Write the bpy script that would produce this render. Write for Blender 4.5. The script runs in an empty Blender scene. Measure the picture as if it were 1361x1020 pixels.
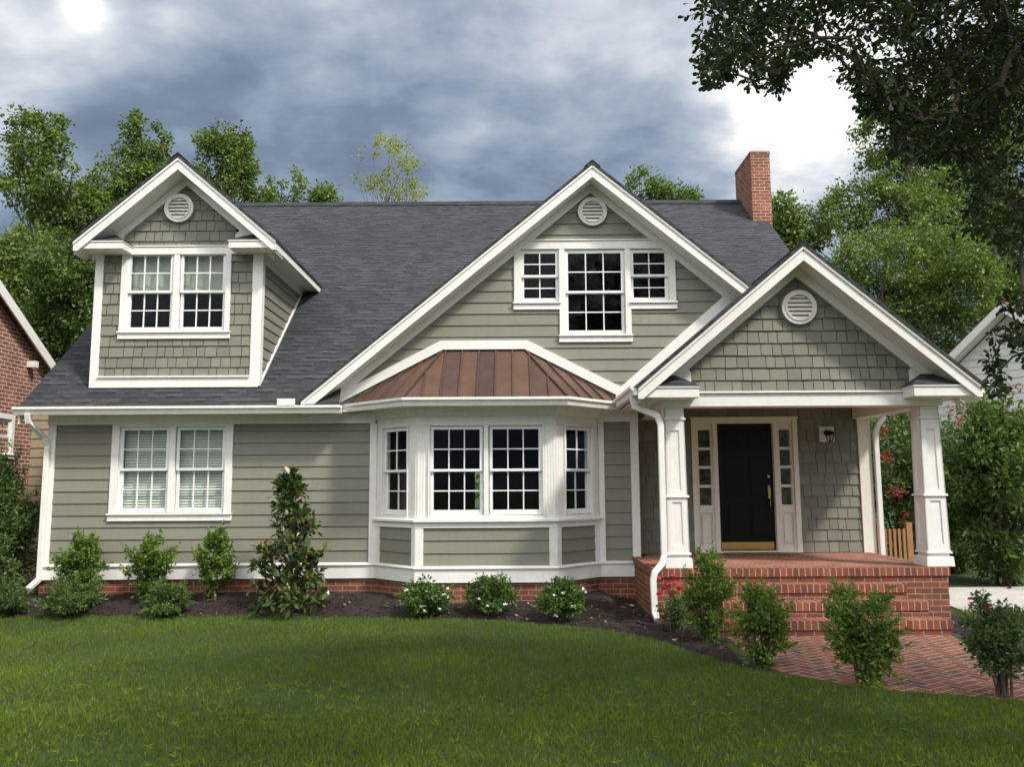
import bpy, bmesh, math, random
import numpy as np
from mathutils import Vector, Matrix
random.seed(7); RNG = np.random.default_rng(11)
R = math.radians
scene = bpy.context.scene
COL = scene.collection

# ------------------------------------------------------------------ camera
F_PX, PITCH, ROLL, EYE = 1101.0, R(7.0), R(0.35), 1.75
fwd = Vector((0, math.cos(PITCH), math.sin(PITCH)))
up0 = Vector((0, -math.sin(PITCH), math.cos(PITCH)))
rt = Vector((1, 0, 0)) * math.cos(ROLL) - up0 * math.sin(ROLL)
upv = Vector((1, 0, 0)) * math.sin(ROLL) + up0 * math.cos(ROLL)
cam_d = bpy.data.cameras.new('camera'); cam = bpy.data.objects.new('camera', cam_d); COL.objects.link(cam)
cam_d.sensor_width = 36; cam_d.lens = 36 * F_PX / 1361; cam_d.clip_end = 2000; cam_d.clip_start = 0.1
m3 = Matrix((rt, upv, -fwd)).transposed()
cam.matrix_world = Matrix.Translation((0, 0, EYE)) @ m3.to_4x4()
scene.camera = cam

def ray(px, py): return fwd + rt * ((px - 680.5) / F_PX) + upv * ((510 - py) / F_PX)
def at(px, py, Y):
    d = ray(px, py); t = Y / d.y
    return Vector((d.x * t, Y, EYE + d.z * t))

# ------------------------------------------------------------------ light and sky
SUN = Vector((0.50, -0.44, 0.74)).normalized()
scene.view_settings.view_transform = 'Standard'; scene.view_settings.look = 'None'
scene.view_settings.gamma = 1; scene.view_settings.exposure = 0.75
sl = bpy.data.lights.new('sun', 'SUN'); sl.energy = 2.35; sl.angle = R(6.0); sl.color = (1.0, 0.95, 0.87)
so = bpy.data.objects.new('sun', sl); COL.objects.link(so); so.location = (20, -20, 40)
so.rotation_euler = (-SUN).to_track_quat('-Z', 'Y').to_euler()

world = bpy.data.worlds.new('World'); scene.world = world; world.use_nodes = True
def sky_world():
    nt = world.node_tree; N = nt.nodes; L = nt.links
    bg = N['Background']; bg.inputs['Strength'].default_value = 0.1
    sky = N.new('ShaderNodeTexSky'); sky.sky_type = 'NISHITA'; sky.sun_disc = False
    sky.sun_elevation = math.asin(SUN.z); sky.sun_rotation = math.atan2(SUN.x, SUN.y)
    tc = N.new('ShaderNodeTexCoord')
    def math_(op, a, b=None, clamp=False):
        n = N.new('ShaderNodeMath'); n.operation = op; n.use_clamp = clamp
        for i, v in enumerate((a, b)):
            if v is None: continue
            if isinstance(v, (int, float)): n.inputs[i].default_value = v
            else: L.new(v, n.inputs[i])
        return n.outputs[0]
    sep = N.new('ShaderNodeSeparateXYZ'); L.new(tc.outputs['Generated'], sep.inputs[0])
    den = math_('ADD', math_('MAXIMUM', sep.outputs[2], 0.0), 0.42)
    comb = N.new('ShaderNodeCombineXYZ')
    L.new(math_('DIVIDE', sep.outputs[0], den), comb.inputs[0]); L.new(math_('DIVIDE', sep.outputs[1], den), comb.inputs[1])
    def noise(scale, detail, rough, dist, loc):
        mp = N.new('ShaderNodeMapping'); mp.inputs['Location'].default_value = loc; L.new(comb.outputs[0], mp.inputs['Vector'])
        mp.inputs['Scale'].default_value = (1.0, 1.25, 1)
        n = N.new('ShaderNodeTexNoise'); n.inputs['Scale'].default_value = scale; n.inputs['Detail'].default_value = detail
        n.inputs['Roughness'].default_value = rough; n.inputs['Distortion'].default_value = dist
        L.new(mp.outputs[0], n.inputs['Vector']); return n.outputs['Fac']
    n1 = noise(2.3, 6, 0.5, 0.1, (3.1, 4.9, 0)); n2 = noise(7.0, 8, 0.52, 0.15, (7.3, 2.2, 0))
    f = math_('ADD', math_('MULTIPLY', math_('SUBTRACT', n1, 0.5), 1.7), math_('MULTIPLY', math_('SUBTRACT', n2, 0.5), 0.8))
    f = math_('ADD', math_('ADD', f, 0.20), math_('MINIMUM', math_('MULTIPLY', math_('MAXIMUM', math_('SUBTRACT', sep.outputs[2], 0.35), 0.0), 1.7), 0.20))
    # thin bright places in the cloud cover
    for (px, py, rad, w) in SKY_LOBES:
        d = ray(px, py).normalized()
        dp = N.new('ShaderNodeVectorMath'); dp.operation = 'DOT_PRODUCT'
        nv = N.new('ShaderNodeVectorMath'); nv.operation = 'NORMALIZE'; L.new(tc.outputs['Generated'], nv.inputs[0])
        L.new(nv.outputs[0], dp.inputs[0]); dp.inputs[1].default_value = d
        # exp(-(1-dot)/s)
        s = 1 - math.cos(R(rad))
        e = math_('POWER', math.e, math_('DIVIDE', math_('SUBTRACT', dp.outputs['Value'], 1.0), s))
        f = math_('ADD', f, math_('MULTIPLY', math_('MULTIPLY', e, w), math_('ADD', n2, 0.5)))
    # fill glow added to the unseen sky behind the viewer, to brighten the facade
    for dv, rad, w in (((0.35, -0.75, 0.55), 48, 1.05), ((-0.7, -0.6, 0.35), 36, 0.6)):
        dp = N.new('ShaderNodeVectorMath'); dp.operation = 'DOT_PRODUCT'; L.new(tc.outputs['Generated'], dp.inputs[0]); dp.inputs[1].default_value = Vector(dv).normalized()
        e = math_('POWER', math.e, math_('DIVIDE', math_('SUBTRACT', dp.outputs['Value'], 1.0), 1 - math.cos(R(rad))))
        rear_fill = math_('MULTIPLY', e, w) if dv[0] > 0 else math_('ADD', rear_fill, math_('MULTIPLY', e, w))
    ramp = N.new('ShaderNodeValToRGB'); L.new(f, ramp.inputs[0])
    cr = ramp.color_ramp; cr.elements[0].position = 0.0; cr.elements[0].color = (0.125, 0.178, 0.265, 1)
    cr.elements[1].position = 1.0; cr.elements[1].color = (1.15, 1.14, 1.12, 1)
    for p, c in ((0.25, (0.195, 0.265, 0.375)), (0.5, (0.385, 0.465, 0.575)), (0.75, (0.70, 0.75, 0.81))):
        el = cr.elements.new(p); el.color = (*c, 1)
    sc = N.new('ShaderNodeVectorMath'); sc.operation = 'SCALE'; L.new(ramp.outputs[0], sc.inputs[0]); sc.inputs['Scale'].default_value = 5.6
    rear_fill = math_('MULTIPLY', rear_fill, math_('DIVIDE', math_('SUBTRACT', sep.outputs[2], 0.08), 0.35, clamp=True))
    bk = N.new('ShaderNodeVectorMath'); bk.operation = 'SCALE'; bk.inputs[0].default_value = (14.0, 13.5, 12.7); L.new(math_('MULTIPLY', rear_fill, math_('ADD', n1, 0.5)), bk.inputs['Scale'])
    ad = N.new('ShaderNodeVectorMath'); ad.operation = 'ADD'; L.new(sc.outputs[0], ad.inputs[0]); L.new(bk.outputs[0], ad.inputs[1]); sc = ad
    mix = N.new('ShaderNodeMix'); mix.data_type = 'RGBA'; mix.inputs[0].default_value = 0.95
    L.new(sky.outputs[0], mix.inputs[6]); L.new(sc.outputs[0], mix.inputs[7])
    L.new(mix.outputs[2], bg.inputs['Color'])
SKY_LOBES = [(1065, 165, 4.5, 0.5), (1030, 150, 9, 0.42), (1190, 60, 8, 0.5), (620, 95, 7, 0.10), (108, 4, 1.5, 0.7),
             (25, 110, 4, 0.22), (330, 50, 8, 0.16), (760, 250, 4, 0.12)]
sky_world()

# ------------------------------------------------------------------ materials
def new_mat(name):
    m = bpy.data.materials.new(name); m.use_nodes = True
    return m, m.node_tree.nodes, m.node_tree.links, m.node_tree.nodes['Principled BSDF']
def _noise(N, L, scale, detail=4, coord='Object', rough=0.55, vscale=None):
    tc = N.new('ShaderNodeTexCoord'); n = N.new('ShaderNodeTexNoise')
    n.inputs['Scale'].default_value = scale; n.inputs['Detail'].default_value = detail; n.inputs['Roughness'].default_value = rough
    if vscale:
        mp = N.new('ShaderNodeMapping'); mp.inputs['Scale'].default_value = vscale
        L.new(tc.outputs[coord], mp.inputs[0]); L.new(mp.outputs[0], n.inputs['Vector'])
    else: L.new(tc.outputs[coord], n.inputs['Vector'])
    return n.outputs['Fac']
def _ramp(N, L, fac, stops):
    r = N.new('ShaderNodeValToRGB'); L.new(fac, r.inputs[0]); cr = r.color_ramp
    cr.elements[0].position, cr.elements[0].color = stops[0][0], (*stops[0][1], 1)
    cr.elements[1].position, cr.elements[1].color = stops[-1][0], (*stops[-1][1], 1)
    for p, c in stops[1:-1]:
        e = cr.elements.new(p); e.color = (*c, 1)
    return r.outputs[0]
def _mixc(N, L, fac, a, b, mode='MIX'):
    m = N.new('ShaderNodeMix'); m.data_type = 'RGBA'; m.blend_type = mode
    for i, v in ((0, fac), (6, a), (7, b)):
        if isinstance(v, (int, float)): m.inputs[i].default_value = v
        elif isinstance(v, tuple): m.inputs[i].default_value = (*v, 1)
        else: L.new(v, m.inputs[i])
    return m.outputs[2]
def _bump(N, L, h, bs, strength, dist):
    b = N.new('ShaderNodeBump'); b.inputs['Strength'].default_value = strength; b.inputs['Distance'].default_value = dist
    L.new(h, b.inputs['Height']); L.new(b.outputs[0], bs.inputs['Normal'])
def _tint(N):
    a = N.new('ShaderNodeAttribute'); a.attribute_name = 'tint'; a.attribute_type = 'GEOMETRY'; return a.outputs['Fac']

def mat_paint(name, col, var=0.12, rough=0.55, grain=False, tint=0.0):
    m, N, L, b = new_mat(name)
    f = _noise(N, L, 1.3, 5)
    c = _mixc(N, L, f, tuple(v * (1 - var) for v in col), tuple(v * (1 + var) for v in col))
    f2 = _noise(N, L, 9.0, 6, vscale=(1, 1, 5) if grain else None)
    c = _mixc(N, L, 0.35, c, _ramp(N, L, f2, [(0.3, tuple(v * 0.86 for v in col)), (0.7, tuple(v * 1.1 for v in col))]))
    fs = _noise(N, L, 3.0, 6, vscale=(5, 5, .5), rough=.7)
    c = _mixc(N, L, 1.0, c, _ramp(N, L, fs, [(0.30, (.945, .94, .925)), (0.5, (1.0,) * 3)]), 'MULTIPLY')
    if tint:
        c = _mixc(N, L, _tint(N), _mixc(N, L, 1.0, c, (1 - tint,) * 3, 'MULTIPLY'), c)
    L.new(c, b.inputs['Base Color']); b.inputs['Roughness'].default_value = rough
    g = _noise(N, L, 60, 4, vscale=(1, 1, 8) if grain else None); _bump(N, L, g, b, 0.25, 0.004)
    return m
def mat_flat(name, col, rough=0.5, metal=0.0, var=0.1, nscale=14):
    m, N, L, b = new_mat(name)
    f = _noise(N, L, nscale, 5)
    L.new(_mixc(N, L, f, tuple(v * (1 - var) for v in col), tuple(v * (1 + var) for v in col)), b.inputs['Base Color'])
    b.inputs['Roughness'].default_value = rough; b.inputs['Metallic'].default_value = metal
    return m
def mat_brick(name, c1, c2, mortar, bw=0.21, rh=0.074, ms=0.007, offset=0.5, rot=0, dirt=0.3, white=None):
    m, N, L, b = new_mat(name)
    tc = N.new('ShaderNodeTexCoord'); mp = N.new('ShaderNodeMapping'); L.new(tc.outputs['UV'], mp.inputs[0])
    mp.inputs['Rotation'].default_value = (0, 0, rot)
    w = N.new('ShaderNodeTexNoise'); w.inputs['Scale'].default_value = 14; L.new(mp.outputs[0], w.inputs['Vector'])
    wv = N.new('ShaderNodeVectorMath'); wv.operation = 'MULTIPLY_ADD'; L.new(w.outputs['Color'], wv.inputs[0])
    wv.inputs[1].default_value = (0.008, 0.008, 0); L.new(mp.outputs[0], wv.inputs[2])
    t = N.new('ShaderNodeTexBrick'); L.new(wv.outputs[0], t.inputs['Vector'])
    t.inputs['Scale'].default_value = 1; t.inputs['Brick Width'].default_value = bw; t.inputs['Row Height'].default_value = rh
    t.inputs['Mortar Size'].default_value = ms; t.inputs['Mortar Smooth'].default_value = 0.15; t.offset = offset
    t.inputs['Color1'].default_value = (*c1, 1); t.inputs['Color2'].default_value = (*c2, 1); t.inputs['Mortar'].default_value = (*mortar, 1)
    t.inputs['Bias'].default_value = -0.15
    f = _noise(N, L, 3.5, 6); f2 = _noise(N, L, 60, 4)
    c = _mixc(N, L, 1.0, t.outputs['Color'], _ramp(N, L, f, [(0.3, (1 - dirt,) * 3), (0.7, (1.15,) * 3)]), 'MULTIPLY')
    c = _mixc(N, L, 1.0, c, _ramp(N, L, f2, [(0.3, (0.78,) * 3), (0.7, (1.15,) * 3)]), 'MULTIPLY')
    L.new(c, b.inputs['Base Color']); b.inputs['Roughness'].default_value = 0.85
    inv = N.new('ShaderNodeMath'); inv.operation = 'SUBTRACT'; inv.inputs[0].default_value = 1; L.new(t.outputs['Fac'], inv.inputs[1])
    ad = N.new('ShaderNodeMath'); ad.operation = 'MULTIPLY_ADD'; L.new(f2, ad.inputs[0]); ad.inputs[1].default_value = 0.35; L.new(inv.outputs[0], ad.inputs[2])
    _bump(N, L, ad.outputs[0], b, 0.8, 0.006)
    return m
def mat_shingle(name, c1, c2, dark):
    m, N, L, b = new_mat(name)
    tc = N.new('ShaderNodeTexCoord')
    def bt(bw, rh, off, colA, colB, mort, ms, loc=(0, 0, 0)):
        mp = N.new('ShaderNodeMapping'); mp.inputs['Location'].default_value = loc; L.new(tc.outputs['UV'], mp.inputs[0])
        t = N.new('ShaderNodeTexBrick'); L.new(mp.outputs[0], t.inputs['Vector']); t.inputs['Scale'].default_value = 1
        t.inputs['Brick Width'].default_value = bw; t.inputs['Row Height'].default_value = rh; t.offset = off; t.offset_frequency = 2
        t.inputs['Mortar Size'].default_value = ms; t.inputs['Mortar Smooth'].default_value = 0.3
        t.inputs['Color1'].default_value = (*colA, 1); t.inputs['Color2'].default_value = (*colB, 1); t.inputs['Mortar'].default_value = (*mort, 1)
        return t
    a = bt(0.26, 0.125, 0.41, c1, c2, c1, 0.0)
    a2 = bt(0.14, 0.125, 0.63, (0.0,) * 3, (1.0,) * 3, (0.5,) * 3, 0.0, (0.13, 0, 0))
    f = _noise(N, L, 0.5, 5); f2 = _noise(N, L, 55, 5)
    c = _mixc(N, L, 1.0, a.outputs['Color'], _ramp(N, L, a2.outputs['Color'], [(0.0, (.68,) * 3), (1.0, (1.34,) * 3)]), 'MULTIPLY')
    c = _mixc(N, L, 1.0, c, _ramp(N, L, f, [(0.3, (0.85,) * 3), (0.7, (1.15,) * 3)]), 'MULTIPLY')
    c = _mixc(N, L, 1.0, c, _ramp(N, L, f2, [(0.3, (0.7,) * 3), (0.7, (1.3,) * 3)]), 'MULTIPLY')
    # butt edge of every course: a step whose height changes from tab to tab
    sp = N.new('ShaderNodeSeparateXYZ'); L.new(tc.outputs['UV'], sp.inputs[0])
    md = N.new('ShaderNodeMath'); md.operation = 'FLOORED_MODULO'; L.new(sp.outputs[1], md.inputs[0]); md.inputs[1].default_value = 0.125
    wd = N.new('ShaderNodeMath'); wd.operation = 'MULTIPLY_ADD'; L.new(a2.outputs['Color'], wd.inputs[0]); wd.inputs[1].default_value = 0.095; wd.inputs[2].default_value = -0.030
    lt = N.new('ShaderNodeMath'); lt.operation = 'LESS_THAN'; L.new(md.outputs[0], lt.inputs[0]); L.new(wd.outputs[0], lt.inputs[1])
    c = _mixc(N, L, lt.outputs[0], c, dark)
    L.new(c, b.inputs['Base Color']); b.inputs['Roughness'].default_value = 0.85
    hh = N.new('ShaderNodeMath'); hh.operation = 'MULTIPLY'; L.new(md.outputs[0], hh.inputs[0]); hh.inputs[1].default_value = -4.5
    h2 = N.new('ShaderNodeMath'); h2.operation = 'SUBTRACT'; L.new(hh.outputs[0], h2.inputs[0]); L.new(lt.outputs[0], h2.inputs[1])
    h3 = N.new('ShaderNodeMath'); h3.operation = 'MULTIPLY_ADD'; L.new(f2, h3.inputs[0]); h3.inputs[1].default_value = 0.25; L.new(h2.outputs[0], h3.inputs[2])
    _bump(N, L, h3.outputs[0], b, 0.9, 0.012)
    return m
def mat_leaf(name, dark, light, trans=0.3, rough=0.5, old=None, spec=0.35):
    m, N, L, b = new_mat(name)
    t = _tint(N)
    c = _ramp(N, L, t, [(0.0, dark), (0.85, light), (1.0, old or light)])
    f = _noise(N, L, 0.8, 3)
    c = _mixc(N, L, 1.0, c, _ramp(N, L, f, [(0.3, (0.8,) * 3), (0.7, (1.2,) * 3)]), 'MULTIPLY')
    L.new(c, b.inputs['Base Color']); b.inputs['Roughness'].default_value = rough
    b.inputs['Specular IOR Level'].default_value = spec
    tr = N.new('ShaderNodeBsdfTranslucent'); L.new(_mixc(N, L, 1.0, c, (1.2, 1.35, 0.6), 'MULTIPLY'), tr.inputs['Color'])
    mx = N.new('ShaderNodeMixShader'); mx.inputs[0].default_value = trans
    L.new(b.outputs[0], mx.inputs[1]); L.new(tr.outputs[0], mx.inputs[2])
    L.new(mx.outputs[0], N['Material Output'].inputs['Surface'])
    return m
def mat_glass(name, ior=1.42):
    m, N, L, b = new_mat(name); N.remove(b)
    tr = N.new('ShaderNodeBsdfTransparent'); tr.inputs['Color'].default_value = (0.86, 0.9, 0.88, 1)
    gl = N.new('ShaderNodeBsdfGlossy'); gl.inputs['Roughness'].default_value = 0.03
    lw = N.new('ShaderNodeLayerWeight'); lw.inputs['Blend'].default_value = 0.5
    pw = N.new('ShaderNodeMath'); pw.operation = 'POWER'; L.new(lw.outputs['Facing'], pw.inputs[0]); pw.inputs[1].default_value = 5
    fr = N.new('ShaderNodeMath'); fr.operation = 'MULTIPLY_ADD'; L.new(pw.outputs[0], fr.inputs[0]); fr.inputs[1].default_value = 0.9; fr.inputs[2].default_value = ((ior - 1) / (ior + 1)) ** 2
    tc = N.new('ShaderNodeTexCoord'); n = N.new('ShaderNodeTexNoise'); n.inputs['Scale'].default_value = 2.2; L.new(tc.outputs['Object'], n.inputs['Vector'])
    bp = N.new('ShaderNodeBump'); bp.inputs['Strength'].default_value = 0.15; bp.inputs['Distance'].default_value = 0.02; L.new(n.outputs['Fac'], bp.inputs['Height'])
    L.new(bp.outputs[0], gl.inputs['Normal'])
    mx = N.new('ShaderNodeMixShader'); L.new(fr.outputs[0], mx.inputs[0]); L.new(tr.outputs[0], mx.inputs[1]); L.new(gl.outputs[0], mx.inputs[2])
    L.new(mx.outputs[0], N['Material Output'].inputs['Surface'])
    return m
def mat_ground(name, stops, scale, bump=0.6, dist=0.03, fine=40):
    m, N, L, b = new_mat(name)
    f = _noise(N, L, scale, 8, rough=0.65); g = _noise(N, L, fine, 5, rough=0.7)
    c = _mixc(N, L, 1.0, _ramp(N, L, f, stops), _ramp(N, L, g, [(0.3, (0.55,) * 3), (0.7, (1.4,) * 3)]), 'MULTIPLY')
    L.new(c, b.inputs['Base Color']); b.inputs['Roughness'].default_value = 0.95
    _bump(N, L, g, b, bump, dist)
    return m
def mat_copper(name):
    m, N, L, b = new_mat(name)
    f = _noise(N, L, 2.2, 7, rough=0.65, vscale=(1, 1, 0.5)); g = _noise(N, L, 26, 5)
    c = _ramp(N, L, f, [(0.2, (0.10, 0.060, 0.050)), (0.5, (0.145, 0.088, 0.068)), (0.8, (0.20, 0.118, 0.08))])
    t = _tint(N)
    c = _mixc(N, L, t, _mixc(N, L, 1.0, c, (0.72, 0.72, 0.78), 'MULTIPLY'), _mixc(N, L, 1.0, c, (1.15, 1.1, 1.0), 'MULTIPLY'))
    L.new(c, b.inputs['Base Color']); b.inputs['Metallic'].default_value = 0.55
    L.new(_ramp(N, L, g, [(0.3, (0.42,) * 3), (0.7, (0.6,) * 3)]), b.inputs['Roughness'])
    _bump(N, L, f, b, 0.15, 0.01)
    return m

M = {}
SAGE = (0.222, 0.222, 0.174)
M['siding'] = mat_paint('sage_lap_siding', SAGE, 0.06, 0.6, True, 0.1)
M['shake'] = mat_paint('sage_shake_siding', (0.213, 0.214, 0.168), 0.06, 0.65, True, 0.22)
M['trim'] = mat_paint('white_trim_paint', (0.80, 0.785, 0.745), 0.03, 0.45)
M['sash'] = mat_paint('white_sash_paint', (0.80, 0.81, 0.82), 0.02, 0.35)
M['warm_trim'] = mat_paint('warm_bounce_trim', (0.80, 0.76, 0.68), 0.03, 0.45)  # trim paint again, with warm light off the bricks put into its colour
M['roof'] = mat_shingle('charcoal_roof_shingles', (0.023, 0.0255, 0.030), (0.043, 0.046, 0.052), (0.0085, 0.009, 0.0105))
M['brick'] = mat_brick('red_house_brick', (0.245, 0.075, 0.040), (0.125, 0.042, 0.029), (0.36, 0.25, 0.18))
M['chimney'] = mat_brick('orange_chimney_brick', (0.30, 0.098, 0.05), (0.19, 0.06, 0.036), (0.46, 0.33, 0.25), ms=0.009)
M['rowlock'] = mat_brick('rowlock_brick', (0.27, 0.083, 0.043), (0.145, 0.045, 0.029), (0.48, 0.33, 0.25), bw=0.078, rh=3.0, ms=0.006, offset=0.0)
M['floor'] = mat_brick('porch_floor_brick', (0.34, 0.125, 0.075), (0.22, 0.075, 0.05), (0.48, 0.36, 0.28), bw=0.21, rh=0.1, ms=0.006)
M['copper'] = mat_copper('aged_copper')
M['glass'] = mat_glass('window_glass', 1.36)
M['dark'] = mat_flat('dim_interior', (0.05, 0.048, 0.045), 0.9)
M['blind'] = mat_flat('pale_blind_slats', (0.70, 0.72, 0.66), 0.6)
M['sheer'] = mat_flat('sheer_curtain', (0.42, 0.42, 0.37), 0.9)
M['pane_sheen'] = mat_ground('greenish_pane_sheen', [(0.35, (0.03, 0.035, 0.025)), (0.65, (0.17, 0.18, 0.13))], 7, 0.1, 0.002, 30)  # greenish reflections of the sidelight panes put into the colour
M['door'] = mat_flat('black_door_gloss', (0.004, 0.004, 0.005), 0.3); M['door'].node_tree.nodes['Principled BSDF'].inputs['Specular IOR Level'].default_value = 0.22
M['brass'] = mat_flat('polished_brass', (0.72, 0.48, 0.16), 0.28, 1.0)
M['blackmetal'] = mat_flat('black_metal', (0.012, 0.012, 0.013), 0.4, 0.6)
M['bark'] = mat_ground('tree_bark', [(0.3, (0.05, 0.038, 0.028)), (0.7, (0.13, 0.105, 0.08))], 5, 0.8, 0.03, 30)
M['palebark'] = mat_ground('pale_twig_bark', [(0.3, (0.13, 0.10, 0.07)), (0.7, (0.24, 0.2, 0.15))], 5, 0.8, 0.02, 30)
M['mulch'] = mat_ground('dark_bark_mulch', [(0.3, (0.016, 0.011, 0.010)), (0.6, (0.038, 0.027, 0.022)), (0.8, (0.065, 0.046, 0.036))], 11, 1.0, 0.05, 45)
M['soil'] = mat_ground('ground_turf', [(0.3, (0.028, 0.05, 0.014)), (0.7, (0.06, 0.095, 0.025))], 1.2, 0.8, 0.04, 40)
M['concrete'] = mat_ground('pale_concrete', [(0.3, (0.42, 0.40, 0.37)), (0.7, (0.56, 0.54, 0.5))], 2, 0.3, 0.004, 60)
M['wood'] = mat_flat('honey_timber', (0.30, 0.15, 0.06), 0.6, 0, 0.25, 6)
M['mat'] = mat_ground('brown_coir', [(0.3, (0.10, 0.06, 0.03)), (0.7, (0.2, 0.13, 0.07))], 30, 0.7, 0.01, 120)
M['nbrick'] = mat_brick('neighbour_brick', (0.30, 0.11, 0.07), (0.17, 0.06, 0.045), (0.55, 0.45, 0.38), ms=0.010)
M['nroof'] = mat_shingle('brown_roof_shingles', (0.16, 0.08, 0.06), (0.22, 0.12, 0.09), (0.06, 0.035, 0.03))
M['tan'] = mat_paint('tan_siding', (0.33, 0.27, 0.18), 0.08, 0.6, True)
M['white'] = mat_paint('white_siding', (0.72, 0.72, 0.70), 0.06, 0.6, True)

# ------------------------------------------------------------------ helpers
def tag(o, label=None, cat=None, group=None, kind=None):
    if label: o['label'] = label
    if cat: o['category'] = cat
    if group: o['group'] = group
    if kind: o['kind'] = kind
    return o
def thing(name, loc, label, cat, group=None):
    o = bpy.data.objects.new(name, None); COL.objects.link(o); o.location = loc; o.empty_display_size = 0.2
    return tag(o, label, cat, group)
def root_of(p):
    v = Vector((0, 0, 0))
    while p is not None:
        v += p.location; p = p.parent
    return v

class MB:
    def __init__(s): s.v = []; s.f = []; s.mi = []; s.t = []
    def poly(s, pts, mi=0, t=None):
        n = len(s.v); s.v += [tuple(p) for p in pts]; s.f.append(tuple(range(n, n + len(pts)))); s.mi.append(mi)
        s.t.append(random.random() if t is None else t)
    def prism(s, pts, off, mi=0, t=None):
        """polygon pts (3d) extruded along off; closed"""
        pts = [Vector(p) for p in pts]; off = Vector(off); t = random.random() if t is None else t
        nrm = Vector((0, 0, 0))
        for i in range(len(pts)): nrm += pts[i].cross(pts[(i + 1) % len(pts)])
        if nrm.dot(off) > 0: pts = pts[::-1]
        q = [p + off for p in pts]; n = len(pts)
        s.poly(pts, mi, t); s.poly(q[::-1], mi, t)
        for i in range(n):
            j = (i + 1) % n; s.poly([pts[j], pts[i], q[i], q[j]], mi, t)
    def box(s, x0, x1, y0, y1, z0, z1, mi=0, t=None):
        s.prism([(x0, y0, z0), (x1, y0, z0), (x1, y0, z1), (x0, y0, z1)], (0, y1 - y0, 0), mi, t)
    def sweep(s, path, prof, closed_prof=True, mi=0, caps=True, up=None):
        """profile (a,b) swept along path with mitred joints; up picks the frame"""
        path = [Vector(p) for p in path]; n = len(path); rings = []
        upd = Vector(up) if up else Vector((0, 0, 1))
        for i in range(n):
            d0 = (path[i] - path[i - 1]).normalized() if i > 0 else (path[1] - path[0]).normalized()
            d1 = (path[i + 1] - path[i]).normalized() if i < n - 1 else d0
            tdir = (d0 + d1).normalized(); k = 1 / max(0.35, tdir.dot(d1))
            side = tdir.cross(upd)
            if side.length < 1e-3: side = Vector((1, 0, 0))
            side.normalize(); u = side.cross(tdir).normalized()
            # widen along the bend direction
            bend = (d1 - d0); r = []
            for a, b in prof:
                p = side * a + u * b
                if bend.length > 1e-4:
                    bd = bend.normalized(); p = p + bd * (p.dot(bd) * (k - 1))
                r.append(path[i] + p)
            rings.append(r)
        m = len(prof)
        for i in range(n - 1):
            for j in range(m if closed_prof else m - 1):
                jj = (j + 1) % m
                s.poly([rings[i][j], rings[i][jj], rings[i + 1][jj], rings[i + 1][j]], mi)
        if caps and closed_prof:
            s.poly(rings[0][::-1], mi); s.poly(rings[-1], mi)
    def tube(s, path, radii, sides=6, mi=0):
        path = [Vector(p) for p in path]; n = len(path); rings = []
        for i in range(n):
            d = (path[min(i + 1, n - 1)] - path[max(i - 1, 0)]).normalized()
            a = d.orthogonal().normalized() if i == 0 else (a - d * a.dot(d)).normalized()
            b = d.cross(a)
            rings.append([path[i] + (a * math.cos(2 * math.pi * k / sides) + b * math.sin(2 * math.pi * k / sides)) * radii[i] for k in range(sides)])
        base = len(s.v)
        for r in rings: s.v += [tuple(p) for p in r]
        for i in range(n - 1):
            for k in range(sides):
                kk = (k + 1) % sides
                s.f.append((base + i * sides + k, base + i * sides + kk, base + (i + 1) * sides + kk, base + (i + 1) * sides + k)); s.mi.append(mi); s.t.append(0.5)
        s.f.append(tuple(base + (n - 1) * sides + k for k in range(sides))); s.mi.append(mi); s.t.append(0.5)
    def ring(s, c, r0, r1, nrm_y0, nrm_y1, seg=32, mi=0):
        """annulus in the XZ plane between radii, from y0 (front) to y1 (back)"""
        for k in range(seg):
            a0, a1 = 2 * math.pi * k / seg, 2 * math.pi * (k + 1) / seg
            P = lambda r, a, y: (c[0] + r * math.cos(a), y, c[1] + r * math.sin(a))
            s.poly([P(r0, a0, nrm_y0), P(r0, a1, nrm_y0), P(r1, a1, nrm_y0), P(r1, a0, nrm_y0)][::-1], mi, .5)
            s.poly([P(r1, a0, nrm_y0), P(r1, a1, nrm_y0), P(r1, a1, nrm_y1), P(r1, a0, nrm_y1)][::-1], mi, .5)
            if r0 > 0: s.poly([P(r0, a0, nrm_y0), P(r0, a1, nrm_y0), P(r0, a1, nrm_y1), P(r0, a0, nrm_y1)], mi, .5)
    def build(s, name, mats, parent=None, smooth=False, bevel=0.0, uvrot=False):
        me = bpy.data.meshes.new(name); off = root_of(parent) if parent else Vector((0, 0, 0))
        me.from_pydata([(x - off.x, y - off.y, z - off.z) for x, y, z in s.v], [], s.f)
        mats = mats if isinstance(mats, (list, tuple)) else [mats]
        for m in mats: me.materials.append(m)
        if len(mats) > 1: me.polygons.foreach_set('material_index', s.mi)
        at_ = me.attributes.new('tint', 'FLOAT', 'FACE'); at_.data.foreach_set('value', np.array(s.t, dtype=np.float32))
        uv = me.uv_layers.new(name='UVMap'); me.update()
        for p in me.polygons:
            n = p.normal
            u = Vector((0, 0, 1)).cross(n)
            if u.length < 0.05: u = Vector((1, 0, 0))
            u.normalize(); w = n.cross(u)
            if abs(n.z) > 0.95: w = Vector((0, 1, 0)); u = Vector((1, 0, 0))
            for li in p.loop_indices:
                c = Vector(s.v[me.loops[li].vertex_index]); uv.data[li].uv = (c.dot(u), c.dot(w))
        if smooth: me.shade_smooth()
        o = bpy.data.objects.new(name, me); COL.objects.link(o)
        if parent: o.parent = parent
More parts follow.
